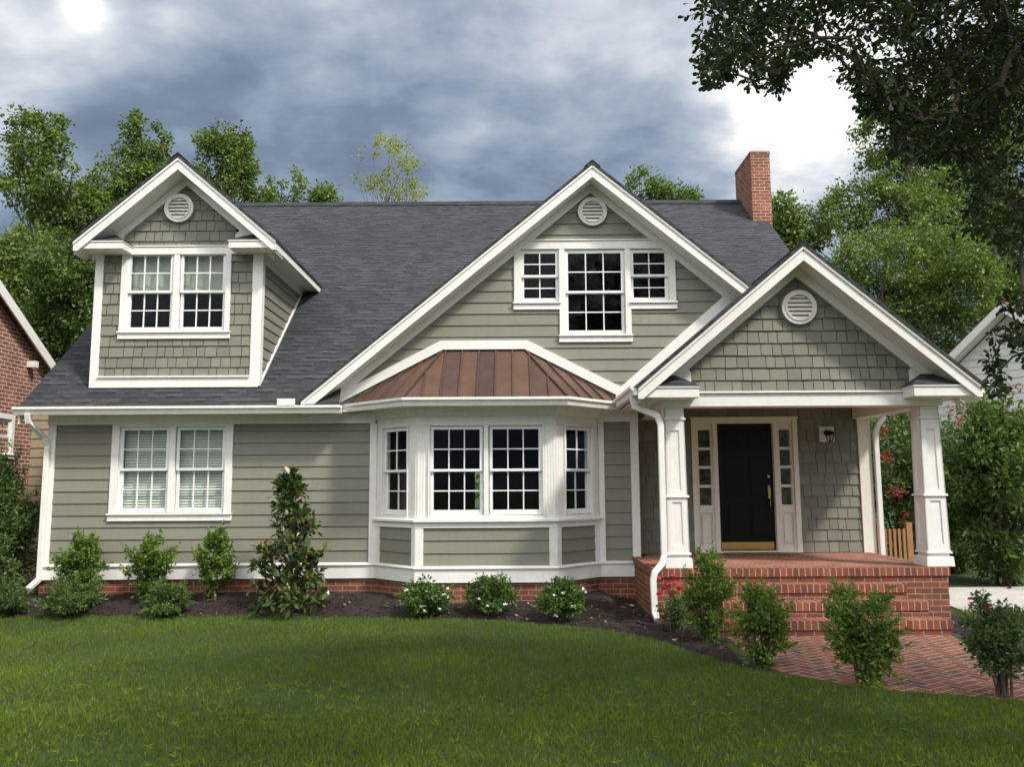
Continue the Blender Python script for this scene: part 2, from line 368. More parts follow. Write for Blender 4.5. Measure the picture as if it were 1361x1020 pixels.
        if bevel:
            bm = bmesh.new(); bm.from_mesh(me); bmesh.ops.remove_doubles(bm, verts=bm.verts, dist=1e-5); bm.to_mesh(me); bm.free()
            bv = o.modifiers.new('edge', 'BEVEL'); bv.width = bevel; bv.segments = 1; bv.limit_method = 'ANGLE'
        return o

def clip(poly, u0, u1, w0, w1):
    for ax, lim, sgn in ((0, u0, 1), (0, u1, -1), (1, w0, 1), (1, w1, -1)):
        out = []
        for i in range(len(poly)):
            a, b = poly[i - 1], poly[i]; da, db = (a[ax] - lim) * sgn, (b[ax] - lim) * sgn
            if (da < 0) != (db < 0):
                t = da / (da - db); out.append((a[0] + (b[0] - a[0]) * t, a[1] + (b[1] - a[1]) * t))
            if db >= 0: out.append(b)
        poly = out
        if len(poly) < 3: return []
    ar = sum(poly[i - 1][0] * poly[i][1] - poly[i][0] * poly[i - 1][1] for i in range(len(poly)))
    return poly if abs(ar) > 2e-5 else []

class Frame:
    """a vertical wall plane: u along, v out of the wall, w up"""
    def __init__(s, ox, oy, ang=0.0): s.o = Vector((ox, oy, 0)); s.U = Vector((math.cos(ang), math.sin(ang), 0)); s.Nn = Vector((math.sin(ang), -math.cos(ang), 0))
    def P(s, u, w, v=0.0): return s.o + s.U * u + s.Nn * v + Vector((0, 0, w))
    def box(s, mb, u0, u1, w0, w1, v0, v1, mi=0, t=None):
        mb.prism([s.P(u0, w0, v1), s.P(u1, w0, v1), s.P(u1, w1, v1), s.P(u0, w1, v1)], s.Nn * (v0 - v1), mi, t)
    def plate(s, mb, pts, v0, v1, mi=0):
        mb.prism([s.P(u, w, v1) for u, w in pts], s.Nn * (v0 - v1), mi)

def siding(mb, fr, poly, holes=(), expo=0.178, w_start=None, shake=False, flip=False):
    us = [p[0] for p in poly]; ws = [p[1] for p in poly]
    U0, U1, W0, W1 = min(us), max(us), min(ws), max(ws)
    cuts = sorted({U0, U1, *[c for h in holes for c in h[:2] if U0 < c < U1]})
    free = []
    for a, b in zip(cuts[:-1], cuts[1:]):
        mid = (a + b) / 2; iv = [(W0, W1)]
        for h in holes:
            if h[0] < mid < h[1]:
                iv = [q for (p0, p1) in iv for q in ((p0, min(p1, h[2])), (max(p0, h[3]), p1)) if q[1] - q[0] > 1e-4]
        free += [(a, b, p0, p1) for p0, p1 in iv]
    ws0 = W0 if w_start is None else w_start
    k0 = math.floor((W0 - ws0) / expo); k1 = math.ceil((W1 - ws0) / expo)
    for k in range(k0, k1 + 1):
        a, b = ws0 + k * expo, ws0 + (k + 1) * expo
        if shake:
            cells = []; u = U0 - random.uniform(0, 0.2)
            while u < U1:
                wd = random.choice((0.12, 0.15, 0.18, 0.2, 0.23, 0.13)); cells.append((u + 0.0042, u + wd - 0.0042)); u += wd
        else:
            cells = []; u = U0 - random.uniform(0, 3.0)
            while u < U1:
                wd = random.uniform(2.6, 3.66); cells.append((max(U0, u + .0012), min(U1, u + wd - .0012))); u += wd
            cells = [c for c in cells if c[1] > c[0]]
        for ca, cb in cells:
            jit = random.uniform(-0.003, 0.003) if shake else 0
            vb, vt = (0.026 + jit, 0.009) if shake else (0.021, 0.004)
            drop = random.uniform(0, 0.006) if shake else 0
            t = random.random()
            for (fa, fb, p0, p1) in free:
                q = clip(poly, max(fa, ca), min(fb, cb), max(a, p0), min(b, p1)) if min(fb, cb) > max(fa, ca) and min(b, p1) > max(a, p0) else []
                if not q: continue
                V = lambda w: vb + (vt - vb) * (w - a) / expo
                pts = [fr.P(u, w - (drop if w < a + 1e-4 else 0), V(w)) for u, w in q]
                ar = sum(q[i - 1][0] * q[i][1] - q[i][0] * q[i - 1][1] for i in range(len(q)))
                if ar < 0: pts = pts[::-1]; q = q[::-1]
                mb.poly(pts, 0, t)
                # butt edge under the board
                lo = [u for u, w in q if w < a + 1e-4]
                if len(lo) >= 2:
                    l0, l1 = min(lo), max(lo); zz = a - drop
                    mb.poly([fr.P(l0, zz, 0), fr.P(l1, zz, 0), fr.P(l1, zz, vb), fr.P(l0, zz, vb)], 0, t)
    for (fa, fb, p0, p1) in free:
        q = clip(poly, fa, fb, p0, p1)
        if q: mb.poly([fr.P(u, w, -0.012 if shake else 0) for u, w in q], 0, 0.0)

# ================================================================== MAIN HOUSE
HL = (-0.8, 12.5, 0.0)
house = thing('house', HL, 'two-storey sage green house with white trim, charcoal roof, copper bay roof and brick porch', 'house')
WY, DY = 12.5, 13.0              # main facade, recessed door wall
PY = 10.72                       # face of the porch gable and columns
WF, DF, PF = Frame(0, WY), Frame(0, DY), Frame(0, PY)
FLOOR = 0.69
SL = 0.835; EY, EZ = 12.1, 2.93; RY = EY + (8.22 - EZ) / SL; RZ = 8.22
XL, XR = -7.25, 5.62             # main roof ends

# window openings (u0,u1,w0,w1) on the main facade
W_LEFT = (-5.91, -4.31, 1.37, 2.66)
W_C = (0.82, 1.75, 4.03, 5.37); W_S1 = (0.14, 0.74, 4.54, 5.37); W_S2 = (1.83, 2.43, 4.54, 5.37)
W_D = (-5.93, -4.40, 4.12, 5.37)

# ---- lap-sided walls
mb = MB()
siding(mb, WF, [(-6.97, 0.56), (-2.05, 0.56), (-2.05, 2.75), (-6.97, 2.75)], [W_LEFT], w_start=0.625)
siding(mb, WF, [(1.30, 0.56), (1.88, 0.56), (1.88, 2.75), (1.30, 2.75)], w_start=0.625)
# plain end, rear and return walls, closed up to the roof
rb = 2 * RY - EY
def zr(y): return EZ - 0.1 + SL * (min(y, 2 * RY - y) - EY)
mb.poly([(-6.97, WY, 0), (-6.97, WY, zr(WY)), (-6.97, RY, zr(RY)), (-6.97, rb - .4, zr(rb - .4)), (-6.97, rb - .4, 0)])
mb.poly([(5.42, DY, 0), (5.42, rb - .4, 0), (5.42, rb - .4, zr(rb - .4)), (5.42, RY, zr(RY)), (5.42, DY, zr(DY))])
zb0 = zr(rb - .4)
for a, b, c, d in ((-6.97, -1.6, 0, zb0), (-.2, 5.42, 0, zb0), (-1.6, -.2, 0, .9), (-1.6, -.2, 2.6, zb0)): mb.poly([(a, rb - .4, c), (b, rb - .4, c), (b, rb - .4, d), (a, rb - .4, d)])
mb.poly([(1.88, WY, 0), (1.88, DY, 0), (1.88, DY, 2.95), (1.88, WY, 2.95)])
wall = mb.build('lap_siding_wall', M['siding'], house)
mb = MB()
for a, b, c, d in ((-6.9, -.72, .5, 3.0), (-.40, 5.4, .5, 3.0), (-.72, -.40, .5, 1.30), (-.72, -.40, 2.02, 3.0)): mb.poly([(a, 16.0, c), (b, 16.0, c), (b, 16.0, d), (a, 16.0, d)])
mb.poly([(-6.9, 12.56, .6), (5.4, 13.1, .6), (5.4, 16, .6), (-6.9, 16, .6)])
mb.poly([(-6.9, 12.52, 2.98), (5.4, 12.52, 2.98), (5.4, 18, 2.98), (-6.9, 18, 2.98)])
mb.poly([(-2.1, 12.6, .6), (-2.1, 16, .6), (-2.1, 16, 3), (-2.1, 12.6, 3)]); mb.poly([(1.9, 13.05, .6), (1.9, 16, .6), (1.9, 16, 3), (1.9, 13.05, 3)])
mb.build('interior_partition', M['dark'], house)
# corner boards, frieze, water table
mb = MB(); WF.box(mb, -6.985, -6.87, 0.62, 2.69, -0.02, 0.035); mb.build('corner_board', M['trim'], wall, bevel=.004)
mb = MB(); WF.box(mb, 1.775, 1.895, 0.62, 2.69, -0.02, 0.035); mb.build('corner_board', M['trim'], wall, bevel=.004)
mb = MB(); WF.box(mb, -7.0, -2.06, 2.69, 2.86, -0.02, 0.04); mb.build('frieze_board', M['trim'], wall, bevel=.004)
mb = MB(); WF.box(mb, 1.28, 1.9, 2.69, 2.95, -0.02, 0.04); mb.build('frieze_board', M['trim'], wall, bevel=.004)
mb = MB(); mb.box(-7.2, -2.45, 12.13, 12.455, 2.84, 2.855); mb.build('soffit', M['trim'], wall)
def water_table(mb, pts):
    mb.sweep(pts, [(-0.02, 0.40), (0.045, 0.40), (0.045, 0.585), (0.07, 0.59), (0.07, 0.605), (0.02, 0.628), (-0.02, 0.628)])
BC = 0.66  # bay: wall ends and front corners
BX0, BX1, BF0, BF1, BY = -2.03, 1.28, -1.36, 0.61, 11.84
base_path = [(-7.0, WY, 0), (BX0, WY, 0), (BF0, BY, 0), (BF1, BY, 0), (BX1, WY, 0), (1.9, WY, 0)]
mb = MB(); water_table(mb, base_path); mb.build('water_table', M['trim'], wall)
mb = MB(); mb.sweep(base_path, [(-0.05, -0.3), (0.005, -0.3), (0.005, 0.40), (-0.05, 0.40)]); mb.build('brick_foundation', M['brick'], wall)

# ---- main roof
def zroof(y): return EZ + SL * (y - EY)
GX, GZ, GH, GS = 1.24, 6.63, 4.34, 0.83      # middle gable: apex, half width, slope
PX, PZ, PH, PS = 3.75, 4.83, 2.165, 0.845    # porch gable
DX, DZ, DH, DS = -5.06, 6.79, 1.525, 0.865   # dormer gable
mb = MB(); vy = EY + (GZ - EZ) / SL
def slab(pts, th):
    n = (Vector(pts[1]) - Vector(pts[0])).cross(Vector(pts[2]) - Vector(pts[0])).normalized()
    if n.z < 0: n = -n
    mb.prism(pts, n * -th)
e = lambda x, y: (x, y, zroof(y))
slab([e(XL, EY - .03), e(GX - GH, EY - .03), e(GX, vy), e(GX + GH, EY - .03), e(XR, EY - .03), e(XR, RY), e(XL, RY)], 0.05)
b_ = lambda x, y: (x, y, EZ + SL * (2 * RY - y - EY))
slab([b_(XL, RY + .002), b_(XR, RY + .002), b_(XR, rb), b_(XL, rb)], 0.05)
# small skirt of shingles left of the bay roof
slab([(-3.05, 12.08, 2.935), (-2.55, 12.08, 2.935), (-2.6, 12.5, 3.28), (-2.9, 12.5, 3.28)], 0.04)
roof = mb.build('shingle_roof', M['roof'], house)
mb = MB(); mb.sweep([(XL - .01, RY, RZ + .012), (XR + .01, RY, RZ + .012)], [(-.15, -.125), (0, 0), (.15, -.125), (.15, -.10), (0, .026), (-.15, -.10)])
mb.build('ridge_cap', M['roof'], roof)
for xx in (XL + .012, XR - .037):
    mb = MB(); mb.prism([(xx, EY, EZ - .062), (xx, RY, RZ - .062), (xx, RY, RZ - .25), (xx, EY, EZ - .25)], (0.025, 0, 0)); mb.build('rake_board', M['trim'], roof)
# chimney
ch = MB(); ch.box(5.28, 5.70, 17.5, 18.75, 6.6, 8.96); ch = ch.build('chimney', M['chimney'], house)
mb = MB(); mb.box(5.272, 5.708, 17.492, 18.758, 8.962, 9.03); mb.build('chimney_cap', M['chimney'], ch)
mb = MB(); mb.box(5.33, 5.65, 17.6, 18.6, 9.032, 9.05); mb.build('flue_opening', M['dark'], ch)

# ---- gable roofs with boards
def gable(parent, cx, az, half, sl, yf, yface, ybl, ybr, board=0.19, frz=0.13, extra=None):
    """shingle slabs, rake boards, soffit, frieze for one gable; returns the roof object"""
    mb = MB(); th = 0.045
    for s, yb in ((-1, ybl), (1, ybr)):
        mb.prism([(cx, yf - .03, az), (cx + s * (half + .02), yf - .03, az - sl * (half + .02)), (cx + s * (half + .02), yf - .03, az - sl * (half + .02) - th), (cx, yf - .03, az - th)], (0, yb - yf, 0))
    rf = mb.build('gable_roof', M['roof'], parent)
    mb = MB(); mb.sweep([(cx, yf - .035, az + .012), (cx, max(ybl, ybr), az + .012)], [(-.12, -.12 * sl), (0, 0), (.12, -.12 * sl), (.12, -.12 * sl + .014), (0, .016), (-.12, -.12 * sl + .014)])
    mb.build('ridge_cap', M['roof'], rf)
    for s in (-1, 1):
        mb = MB(); a0 = az - th - .003
        mb.prism([(cx, yf, a0), (cx + s * half, yf, a0 - sl * half), (cx + s * half, yf, a0 - sl * half - board * .72), (cx + s * (half - .06), yf, a0 - sl * (half - .06) - board), (cx, yf, a0 - board)], (0, 0.03, 0))
        # thin crown strip along the top
        mb.prism([(cx, yf - .018, a0), (cx + s * half, yf - .018, a0 - sl * half), (cx + s * half, yf - .018, a0 - sl * half - .045), (cx, yf - .018, a0 - .045)], (0, 0.016, 0))
        mb.build('rake_board', M['trim'], rf, bevel=.003)
    mb = MB(); a0 = az - th - board + .02
    for s in (-1, 1):
        mb.prism([(cx, yf + .032, a0), (cx + s * half, yf + .032, a0 - sl * half), (cx + s * half, yf + .032, a0 - sl * half - .012), (cx, yf + .032, a0 - .012)], (0, yface - yf - .03, 0))
    mb.build('soffit', M['trim'], rf)
    mb = MB(); a1 = a0 - .014
    for s in (-1, 1):
        mb.prism([(cx, yface - .053, a1), (cx + s * (half - .12), yface - .053, a1 - sl * (half - .12)), (cx + s * (half - .12), yface - .053, a1 - sl * (half - .12) - frz), (cx, yface - .053, a1 - frz)], (0, 0.06, 0))
    mb.build('rake_frieze', M['trim'], rf)
    return rf

# middle gable
mb = MB()
g_in = lambda cx, az, half, sl, zb, off: [(cx - (az - off - zb) / sl, zb), (cx + (az - off - zb) / sl, zb), (cx, az - off)]
siding(mb, WF, g_in(GX, GZ, GH, GS, 2.9, .22), [W_C, W_S1, W_S2, (BX0 - .03, BX1 + .03, 2.0, 2.93)], w_start=0.625)
gw = mb.build('gable_wall', M['siding'], house)
grf = gable(house, GX, GZ, GH, GS, EY, WY, vy + .5, vy + .5)
mb = MB(); WF.box(mb, -0.2, 2.68, 5.375, 5.505, 0, .04); WF.box(mb, -0.24, 2.72, 5.505, 5.525, 0, .06); mb.build('head_band', M['trim'], gw, bevel=.003)
# band of white trim where the porch roof meets the facade
mb = MB(); p0 = at(830, 512, WY); p1 = at(985, 376, WY)
WF.plate(mb, [(p0.x - .14, p0.z - .1), (p1.x, p1.z + .03), (p1.x, p1.z - .16), (p0.x - .14, p0.z - .3)], 0, .058); mb.build('roof_band', M['trim'], gw)

# round vents
def vent(cx, cz, Y, r=0.225):
    mb = MB(); mb.ring((cx, cz), r * .76, r, Y - .06, Y, 40); mb.ring((cx, cz), r * .72, r * .80, Y - .075, Y - .05, 40)
    v = mb.build('round_vent', M['trim'], house)
    mb = MB(); mb.ring((cx, cz), 0, r * .78, Y - .024, Y - .02, 32); mb.build('vent_recess', M['dark'], v)
    n = 6
    for i in range(n):
        z = cz - r * .74 + (i + .5) * r * 1.48 / n; hw = math.sqrt(max(0, (r * .76) ** 2 - (z - cz) ** 2))
        if hw < .03: continue
        mb = MB(); d = r * .5 / n
        mb.prism([(cx - hw, Y - .055, z - d), (cx + hw, Y - .055, z - d), (cx + hw, Y - .027, z + d), (cx - hw, Y - .027, z + d)], (0, .0, .012)); mb.build('louvre', M['warm_trim'], v)
vent(1.265, 5.965, WY - .018); vent(-5.155, 6.06, WY - .02); vent(3.77, 4.045, PY - .02, .228)

# ---- windows
def sash_mesh(fr, u0, u1, w0, w1, v, cols, rows, stile=.042, bot=.05, mun=.017):
    mb = MB()
    fr.box(mb, u0, u0 + stile, w0, w1, v - .035, v); fr.box(mb, u1 - stile, u1, w0, w1, v - .035, v)
    fr.box(mb, u0 + stile, u1 - stile, w0, w0 + bot, v - .035, v - .001); fr.box(mb, u0 + stile, u1 - stile, w1 - stile, w1, v - .035, v - .001)
    a0, a1, b0, b1 = u0 + stile, u1 - stile, w0 + bot, w1 - stile
    for i in range(1, cols):
        u = a0 + (a1 - a0) * i / cols; fr.box(mb, u - mun / 2, u + mun / 2, b0, b1, v - .026, v - .006)
    for i in range(1, rows):
        w = b0 + (b1 - b0) * i / rows; fr.box(mb, a0, a1, w - mun / 2, w + mun / 2, v - .0265, v - .0055)
    return mb
def window(fr, units, casing, sill_drop=.09, blind=None, label=None, parent=None, pin=.04):
    """units: list of (u0,u1,w0,w1,cols,rows); casing: (left,right,top) widths; one part with sashes, panes, blinds"""
    U0, U1 = min(q[0] for q in units), max(q[1] for q in units); W0, W1 = min(q[2] for q in units), max(q[3] for q in units)
    cl, cr_, ct = casing; mb = MB(); v = .045
    if cl: fr.box(mb, U0 - cl, U0, W0 - .005, W1 + ct, 0, v)
    if cr_: fr.box(mb, U1, U1 + cr_, W0 - .005, W1 + ct, 0, v)
    if ct: fr.box(mb, U0, U1, W1, W1 + ct, 0, v)
    for a, b in zip(units[:-1], units[1:]): fr.box(mb, a[1], b[0], W0, W1, -.1, v - .008)
    for (a, b, c, d) in ((U0, U0 + .012, W0, W1), (U1 - .012, U1, W0, W1), (U0 + .012, U1 - .012, W1 - .012, W1), (U0 + .012, U1 - .012, W0, W0 + .012)):
        fr.box(mb, a, b, c, d, -.1, .012)
    if not sill_drop: fr.box(mb, U0 - cl, U1 + cr_, W0 - .05, W0 - .006, -.05, v - .004)
    if sill_drop:
        fr.box(mb, U0 - cl - .02, U1 + cr_ + .02, W0 - .03, W0 - .006, 0, v + .03); fr.box(mb, U0 - cl - .012, U1 + cr_ + .012, W0 - .03 - sill_drop, W0 - .031, 0, v + .003)
    win = mb.build('window', M['trim'], parent or house, bevel=.003)
    if label: win['label'] = label
    pan = MB()
    for (u0, u1, w0, w1, cols, rows) in units:
        u0 += .014; u1 -= .014; w0 += .014; w1 -= .014; mid = (w0 + w1) / 2
        sash_mesh(fr, u0, u1, mid - .018, w1, .006, cols, rows, bot=.036).build('sash', M['sash'], win)
        sash_mesh(fr, u0, u1, w0, mid + .018, -.032, cols, rows, bot=.06).build('sash', M['sash'], win)
        pan.poly([fr.P(u0 + .02, mid, -.012), fr.P(u1 - .02, mid, -.012), fr.P(u1 - .02, w1 - .02, -.012), fr.P(u0 + .02, w1 - .02, -.012)])
        pan.poly([fr.P(u0 + .02, w0 + .02, -.05), fr.P(u1 - .02, w0 + .02, -.05), fr.P(u1 - .02, mid, -.05), fr.P(u0 + .02, mid, -.05)])
        if blind == 'slats':
            bm_ = MB(); w = w0 + .03
            while w < w1 - .03:
                bm_.prism([fr.P(u0 + .01, w, -.115), fr.P(u1 - .01, w, -.115), fr.P(u1 - .01, w + .034, -.135), fr.P(u0 + .01, w + .034, -.135)], (0, 0, .004)); w += .041
            bm_.build('blind', M['blind'], win)
        elif blind == 'half':
            bm_ = MB(); n = 22; pts = []
            for i in range(n):
                a, b = u0 + (u1 - u0) * i / n, u0 + (u1 - u0) * (i + 1) / n
                da, db = .012 * math.sin(i * 1.1), .012 * math.sin((i + 1) * 1.1)
                bm_.poly([fr.P(a, mid + .04, -.13 + da), fr.P(b, mid + .04, -.13 + db), fr.P(b, w1, -.13 + db), fr.P(a, w1, -.13 + da)])
            bm_.build('curtain_or_sheen', M['sheer'], win, smooth=True)
    pan.build('pane', M['glass'], win)
    return win
def pair(W): 
    m = (W[0] + W[1]) / 2; return [(W[0], m - .045, W[2], W[3], 3, 2), (m + .045, W[1], W[2], W[3], 3, 2)]
window(WF, pair(W_LEFT), (.11, .11, .03), blind='slats', label='pair of sash windows with pale slatted blinds')
window(WF, pair(W_D), (.08, .08, .05), blind='half', label='pair of dormer sash windows with a half-drawn pale blind')
window(WF, [(*W_C, 3, 2)], (.085, .085, 0), label='tall black-paned middle sash window under the gable')
window(WF, [(*W_S1, 2, 2)], (.10, 0, 0)); window(WF, [(*W_S2, 2, 2)], (0, .10, 0))

# ---- dormer
RX0, RX1 = DX - 1.33, DX + 1.19    # face width
mb = MB()
dw0 = 3.27
dpoly = [(-6.40, dw0), (-3.87, dw0), (-3.87, 5.33), (-4.28, 5.33), (-4.28, 5.78), (DX, 6.50), (-6.02, 5.78), (-6.02, 5.33), (-6.40, 5.33)]
siding(mb, WF, [(-6.40, dw0), (-3.87, dw0), (-3.87, 5.40), (-6.40, 5.40)], [W_D], expo=.165, w_start=3.40, shake=True)
siding(mb, WF, [(-6.0, 5.45), (-4.27, 5.45), (-4.27, 5.73), (DX, 6.50), (-6.0, 5.73)], expo=.165, w_start=3.40, shake=True)
# side walls running back to the roof slope
SR = Frame(-3.87, WY, R(90))
siding(mb, SR, [(0, 3.27), (2.6, 3.27 + 2.6 * SL), (2.6, 5.46), (0, 5.46)], expo=.165, w_start=3.40)
SLF = Frame(-6.40, WY + 2.6, R(-90))
siding(mb, SLF, [(2.6, 3.27), (2.6, 5.46), (0, 5.46), (0, 3.27 + 2.6 * SL)], expo=.165, w_start=3.40)
dorm = mb.build('dormer', M['shake'], house)
drf = gable(house, DX, DZ, DH, DS, EY, WY, 15.6, 15.6, board=.19, frz=.13)
drf['label'] = 'gable roof of the left dormer'
for a, b in ((-6.415, -6.29), (-3.985, -3.855)):
    mb = MB(); WF.box(mb, a, b, 3.25, 5.32, 0, .042); mb.build('corner_board', M['trim'], dorm, bevel=.003)
mb = MB(); SR.box(mb, -.04, .09, 3.27, 5.34, 0, .04); mb.build('corner_board', M['trim'], dorm)
mb = MB(); SR.plate(mb, [(.09, 3.37), (2.5, 3.37 + 2.41 * SL), (2.5, 3.27 + 2.41 * SL), (.09, 3.22)], 0, .04); mb.build('skirt_board', M['trim'], dorm)
mb = MB(); SR.box(mb, .09, 2.6, 5.2, 5.33, 0, .038); mb.build('frieze_board', M['trim'], dorm)
mb = MB(); WF.box(mb, -6.29, -3.985, 3.25, 3.40, 0, .042); WF.box(mb, -6.29, -3.985, 3.40, 3.425, 0, .07); mb.build('base_band', M['trim'], dorm, bevel=.003)
mb = MB(); WF.box(mb, -6.38, -3.87, 5.325, 5.445, 0, .044); WF.box(mb, -6.02, -4.25, 5.445, 5.465, 0, .06)
mb.build('head_band', M['trim'], dorm, bevel=.003)
for sg in (-1, 1):
    mb = MB(); a_ = (-6.41, -6.0, -6.13) if sg < 0 else (-3.86, -4.27, -4.14)
    WF.plate(mb, [(a_[0], 5.446), (a_[1], 5.446), (a_[1], 5.64), (a_[2], 5.76), (a_[0], 5.52)], 0, .048); mb.build('gable_corner', M['trim'], dorm)
def eave_return(x0, x1, zb, zt, yf, yface, parent, hip):
    """boxed cornice return with a small shingled hip on it"""
    mb = MB(); mb.box(x0, x1, yf + .034, yface, zb, zt); mb.box(x0 - .012, x1 + .012, yf + .02, yface, zt, zt + .022)
    r_ = mb.build('cornice_return', M['trim'], parent, bevel=.003)
    mb = MB(); z = zt + .024; xa, xb = x0 - .02, x1 + .02; y0 = yf + .016
    top = hip; pk = (xb - .03 if hip > 0 else xa + .03)
    A, B, C, D = (xa, y0, z), (xb, y0, z), (xb, yface, z), (xa, yface, z)
    T0 = (xa + .30, yface - .01, z + .2); T1 = (xb - .30, yface - .01, z + .2)
    mb.poly([A, B, T1, T0]); mb.poly([B, C, T1]); mb.poly([D, A, T0]); mb.poly([A, D, C, B]); mb.poly([T0, T1, C, D])
    mb.build('return_shingles', M['roof'], r_)
eave_return(DX - DH + .02, -5.86, 5.33, 5.43, EY, WY, dorm, 1); eave_return(-4.26, DX + DH - .02, 5.33, 5.43, EY, WY, dorm, -1)
# side eave of the dormer: fascia and soffit running back
for s in (-1, 1):
    xo = DX + s * DH
    mb = MB(); mb.box(min(xo, xo - s * .03), max(xo, xo - s * .03), EY + .03, 15.5, 5.30, 5.435)
    xi = -3.86 if s > 0 else -6.41
    mb.box(min(xo - s * .032, xi), max(xo - s * .032, xi), WY + .002, 15.5, 5.31, 5.326); mb.build('side_eave', M['trim'], dorm)
# small flashing strip: shingles meet the dormer
# ---- bay window
def facet(x0, y0, x1, y1): return Frame(x0, y0, math.atan2(y1 - y0, x1 - x0)), math.hypot(x1 - x0, y1 - y0)
BFm, bl = facet(BF0, BY, BF1, BY); LFm, ll = facet(BX0, WY, BF0, BY); RFm, rl = facet(BF1, BY, BX1, WY)
mb = MB()
for fr, ln in ((BFm, bl), (LFm, ll), (RFm, rl)):
    siding(mb, fr, [(0, .56), (ln, .56), (ln, 1.22), (0, 1.22)], w_start=.625)
bay = mb.build('bay_window', M['siding'], house)
mb = MB(); mb.poly([(BX0, WY, .62), (BF0, BY, .62), (BF1, BY, .62), (BX1, WY, .62)]); mb.build('bay_floor', M['dark'], bay)
for fr, ln in ((BFm, bl), (LFm, ll), (RFm, rl)):
    lp = .10 if fr is BFm else (.075 if fr is RFm else .11); rp = .10 if fr is BFm else (.11 if fr is RFm else .075)
    mb = MB(); fr.box(mb, -.012, lp, .625, 1.16, 0, .035); mb.build('panel_post', M['trim'], bay, bevel=.003)
    mb = MB(); fr.box(mb, ln - rp, ln + .012, .625, 1.16, 0, .035); mb.build('panel_post', M['trim'], bay, bevel=.003)
bp = [(BX0, WY, 0), (BF0, BY, 0), (BF1, BY, 0), (BX1, WY, 0)]
mb = MB(); mb.sweep(bp, [(-.05, 1.155), (.04, 1.155), (.04, 1.235), (.085, 1.24), (.085, 1.27), (.05, 1.285), (-.05, 1.285)]); mb.build('bay_sill', M['trim'], bay)
mb = MB(); mb.sweep(bp, [(-.04, 2.61), (.02, 2.61), (.02, 2.88), (-.04, 2.88)]); mb.sweep(bp, [(.021, 2.74), (.05, 2.74), (.09, 2.88), (.021, 2.88)])
mb.build('bay_frieze', M['trim'], bay)
def pilaster(fr, u0, u1):
    mb = MB(); fr.box(mb, u0, u1, 1.286, 2.61, -.04, .012); n = max(2, int((u1 - u0) / .035)); w = (u1 - u0) / n
    for i in range(n): fr.box(mb, u0 + w * i + w * .22, u0 + w * (i + 1) - w * .22, 1.286, 2.608, .012, .019)
    mb.build('pilaster', M['trim'], bay, bevel=.002)
pilaster(BFm, 0.0, .16); pilaster(BFm, bl - .16, bl); pilaster(LFm, ll - .16, ll); pilaster(RFm, 0, .16); pilaster(LFm, 0, .13); pilaster(RFm, rl - .13, rl)
u0, u1 = .16, bl - .16; um = (u0 + u1) / 2
window(BFm, [(u0 + .02, um - .035, 1.33, 2.60, 3, 2), (um + .035, u1 - .02, 1.33, 2.60, 3, 2)], (.02, .02, .02), 0, label='pair of dark sash windows on the front of the bay')
window(LFm, [(.17, ll - .18, 1.33, 2.60, 2, 2)], (.04, .02, .02), 0); window(RFm, [(.18, rl - .17, 1.33, 2.60, 2, 2)], (.02, .04, .02), 0)
# post at the left and right ends of the bay
for a, b in ((-2.14, -2.035), (1.29, 1.375)):
    mb = MB(); WF.box(mb, a, b, .625, 2.69, 0, .04); mb.build('corner_board', M['trim'], bay, bevel=.003)
# copper roof
Z0, Z1 = 2.965, 3.80
E0, E1, E2, E3 = Vector((-2.56, 12.49, Z0)), Vector((-1.51, 11.46, Z0)), Vector((.77, 11.46, Z0)), Vector((1.74, 12.49, Z0))
T0, T1 = Vector((-1.04, 12.49, Z1)), Vector((.19, 12.49, Z1))
mb = MB(); dn = Vector((0, 0, -.03))
def panel(a, b, c, d, n):
    """pans between the eave a-b and the top d-c, with raised seams"""
    for i in range(n):
        q = [a.lerp(b, i / n), a.lerp(b, (i + 1) / n), d.lerp(c, (i + 1) / n), d.lerp(c, i / n)]
        q2 = [p for k, p in enumerate(q) if (p - q[k - 1]).length > 1e-4]
        mb.poly(q2)
def seam(a, b, nrm, h=.028, w=.009):
    d = (b - a).normalized(); sd = d.cross(nrm).normalized() * w
    mb.prism([a - sd, a + sd, b + sd, b - sd], nrm * h, 0, .3)
nf = (E2 - E1).cross(T0 - E1).normalized(); nf = nf if nf.z > 0 else -nf
# front: vertical pans cut by the hips
xs = [-1.51 + (2.28) * i / 9 for i in range(10)]
def topz(x):
    if x < -1.04: t = (x + 1.51) / .47
    elif x > .19: t = (.77 - x) / .58
    else: t = 1.0
    t = max(0, min(1, t)); return Vector((x, 11.46 + 1.03 * t, Z0 + (Z1 - Z0) * t))
for i in range(9):
    xa, xb = xs[i], xs[i + 1]; pts = [Vector((xa, 11.46, Z0)), Vector((xb, 11.46, Z0)), topz(xb)]
    for c in (.19, -1.04):
        if xa < c < xb: pts.append(topz(c))
    pts.append(topz(xa)); pts = [p for k, p in enumerate(pts) if (p - pts[k - 1]).length > 1e-4]
    mb.poly(pts)
    if i > 0: seam(Vector((xa, 11.46, Z0)), topz(xa), nf)
for (a, b, c, sgn) in ((E0, E1, T0, 1), (E2, E3, T1, -1)):
    nn = (b - a).cross(c - a).normalized(); nn = nn if nn.z > 0 else -nn
    wallpt = a if sgn > 0 else b; cor = b if sgn > 0 else a
    k = 5; prev = None
    for i in range(k + 1):
        ev = cor.lerp(wallpt, i / k)
        # seam rises perpendicular to the eave until the wall line
        tp = c.lerp(wallpt, i / k)
        if prev: mb.poly([prev[0], ev, tp, prev[1]] if i < k else [prev[0], wallpt, prev[1]])
        if 0 < i < k: seam(ev, tp, nn)
        prev = (ev, tp)
    seam(cor, c, (nn + nf).normalized(), .03, .014)
mb.poly([E0 + dn, E1 + dn, E2 + dn, E3 + dn])
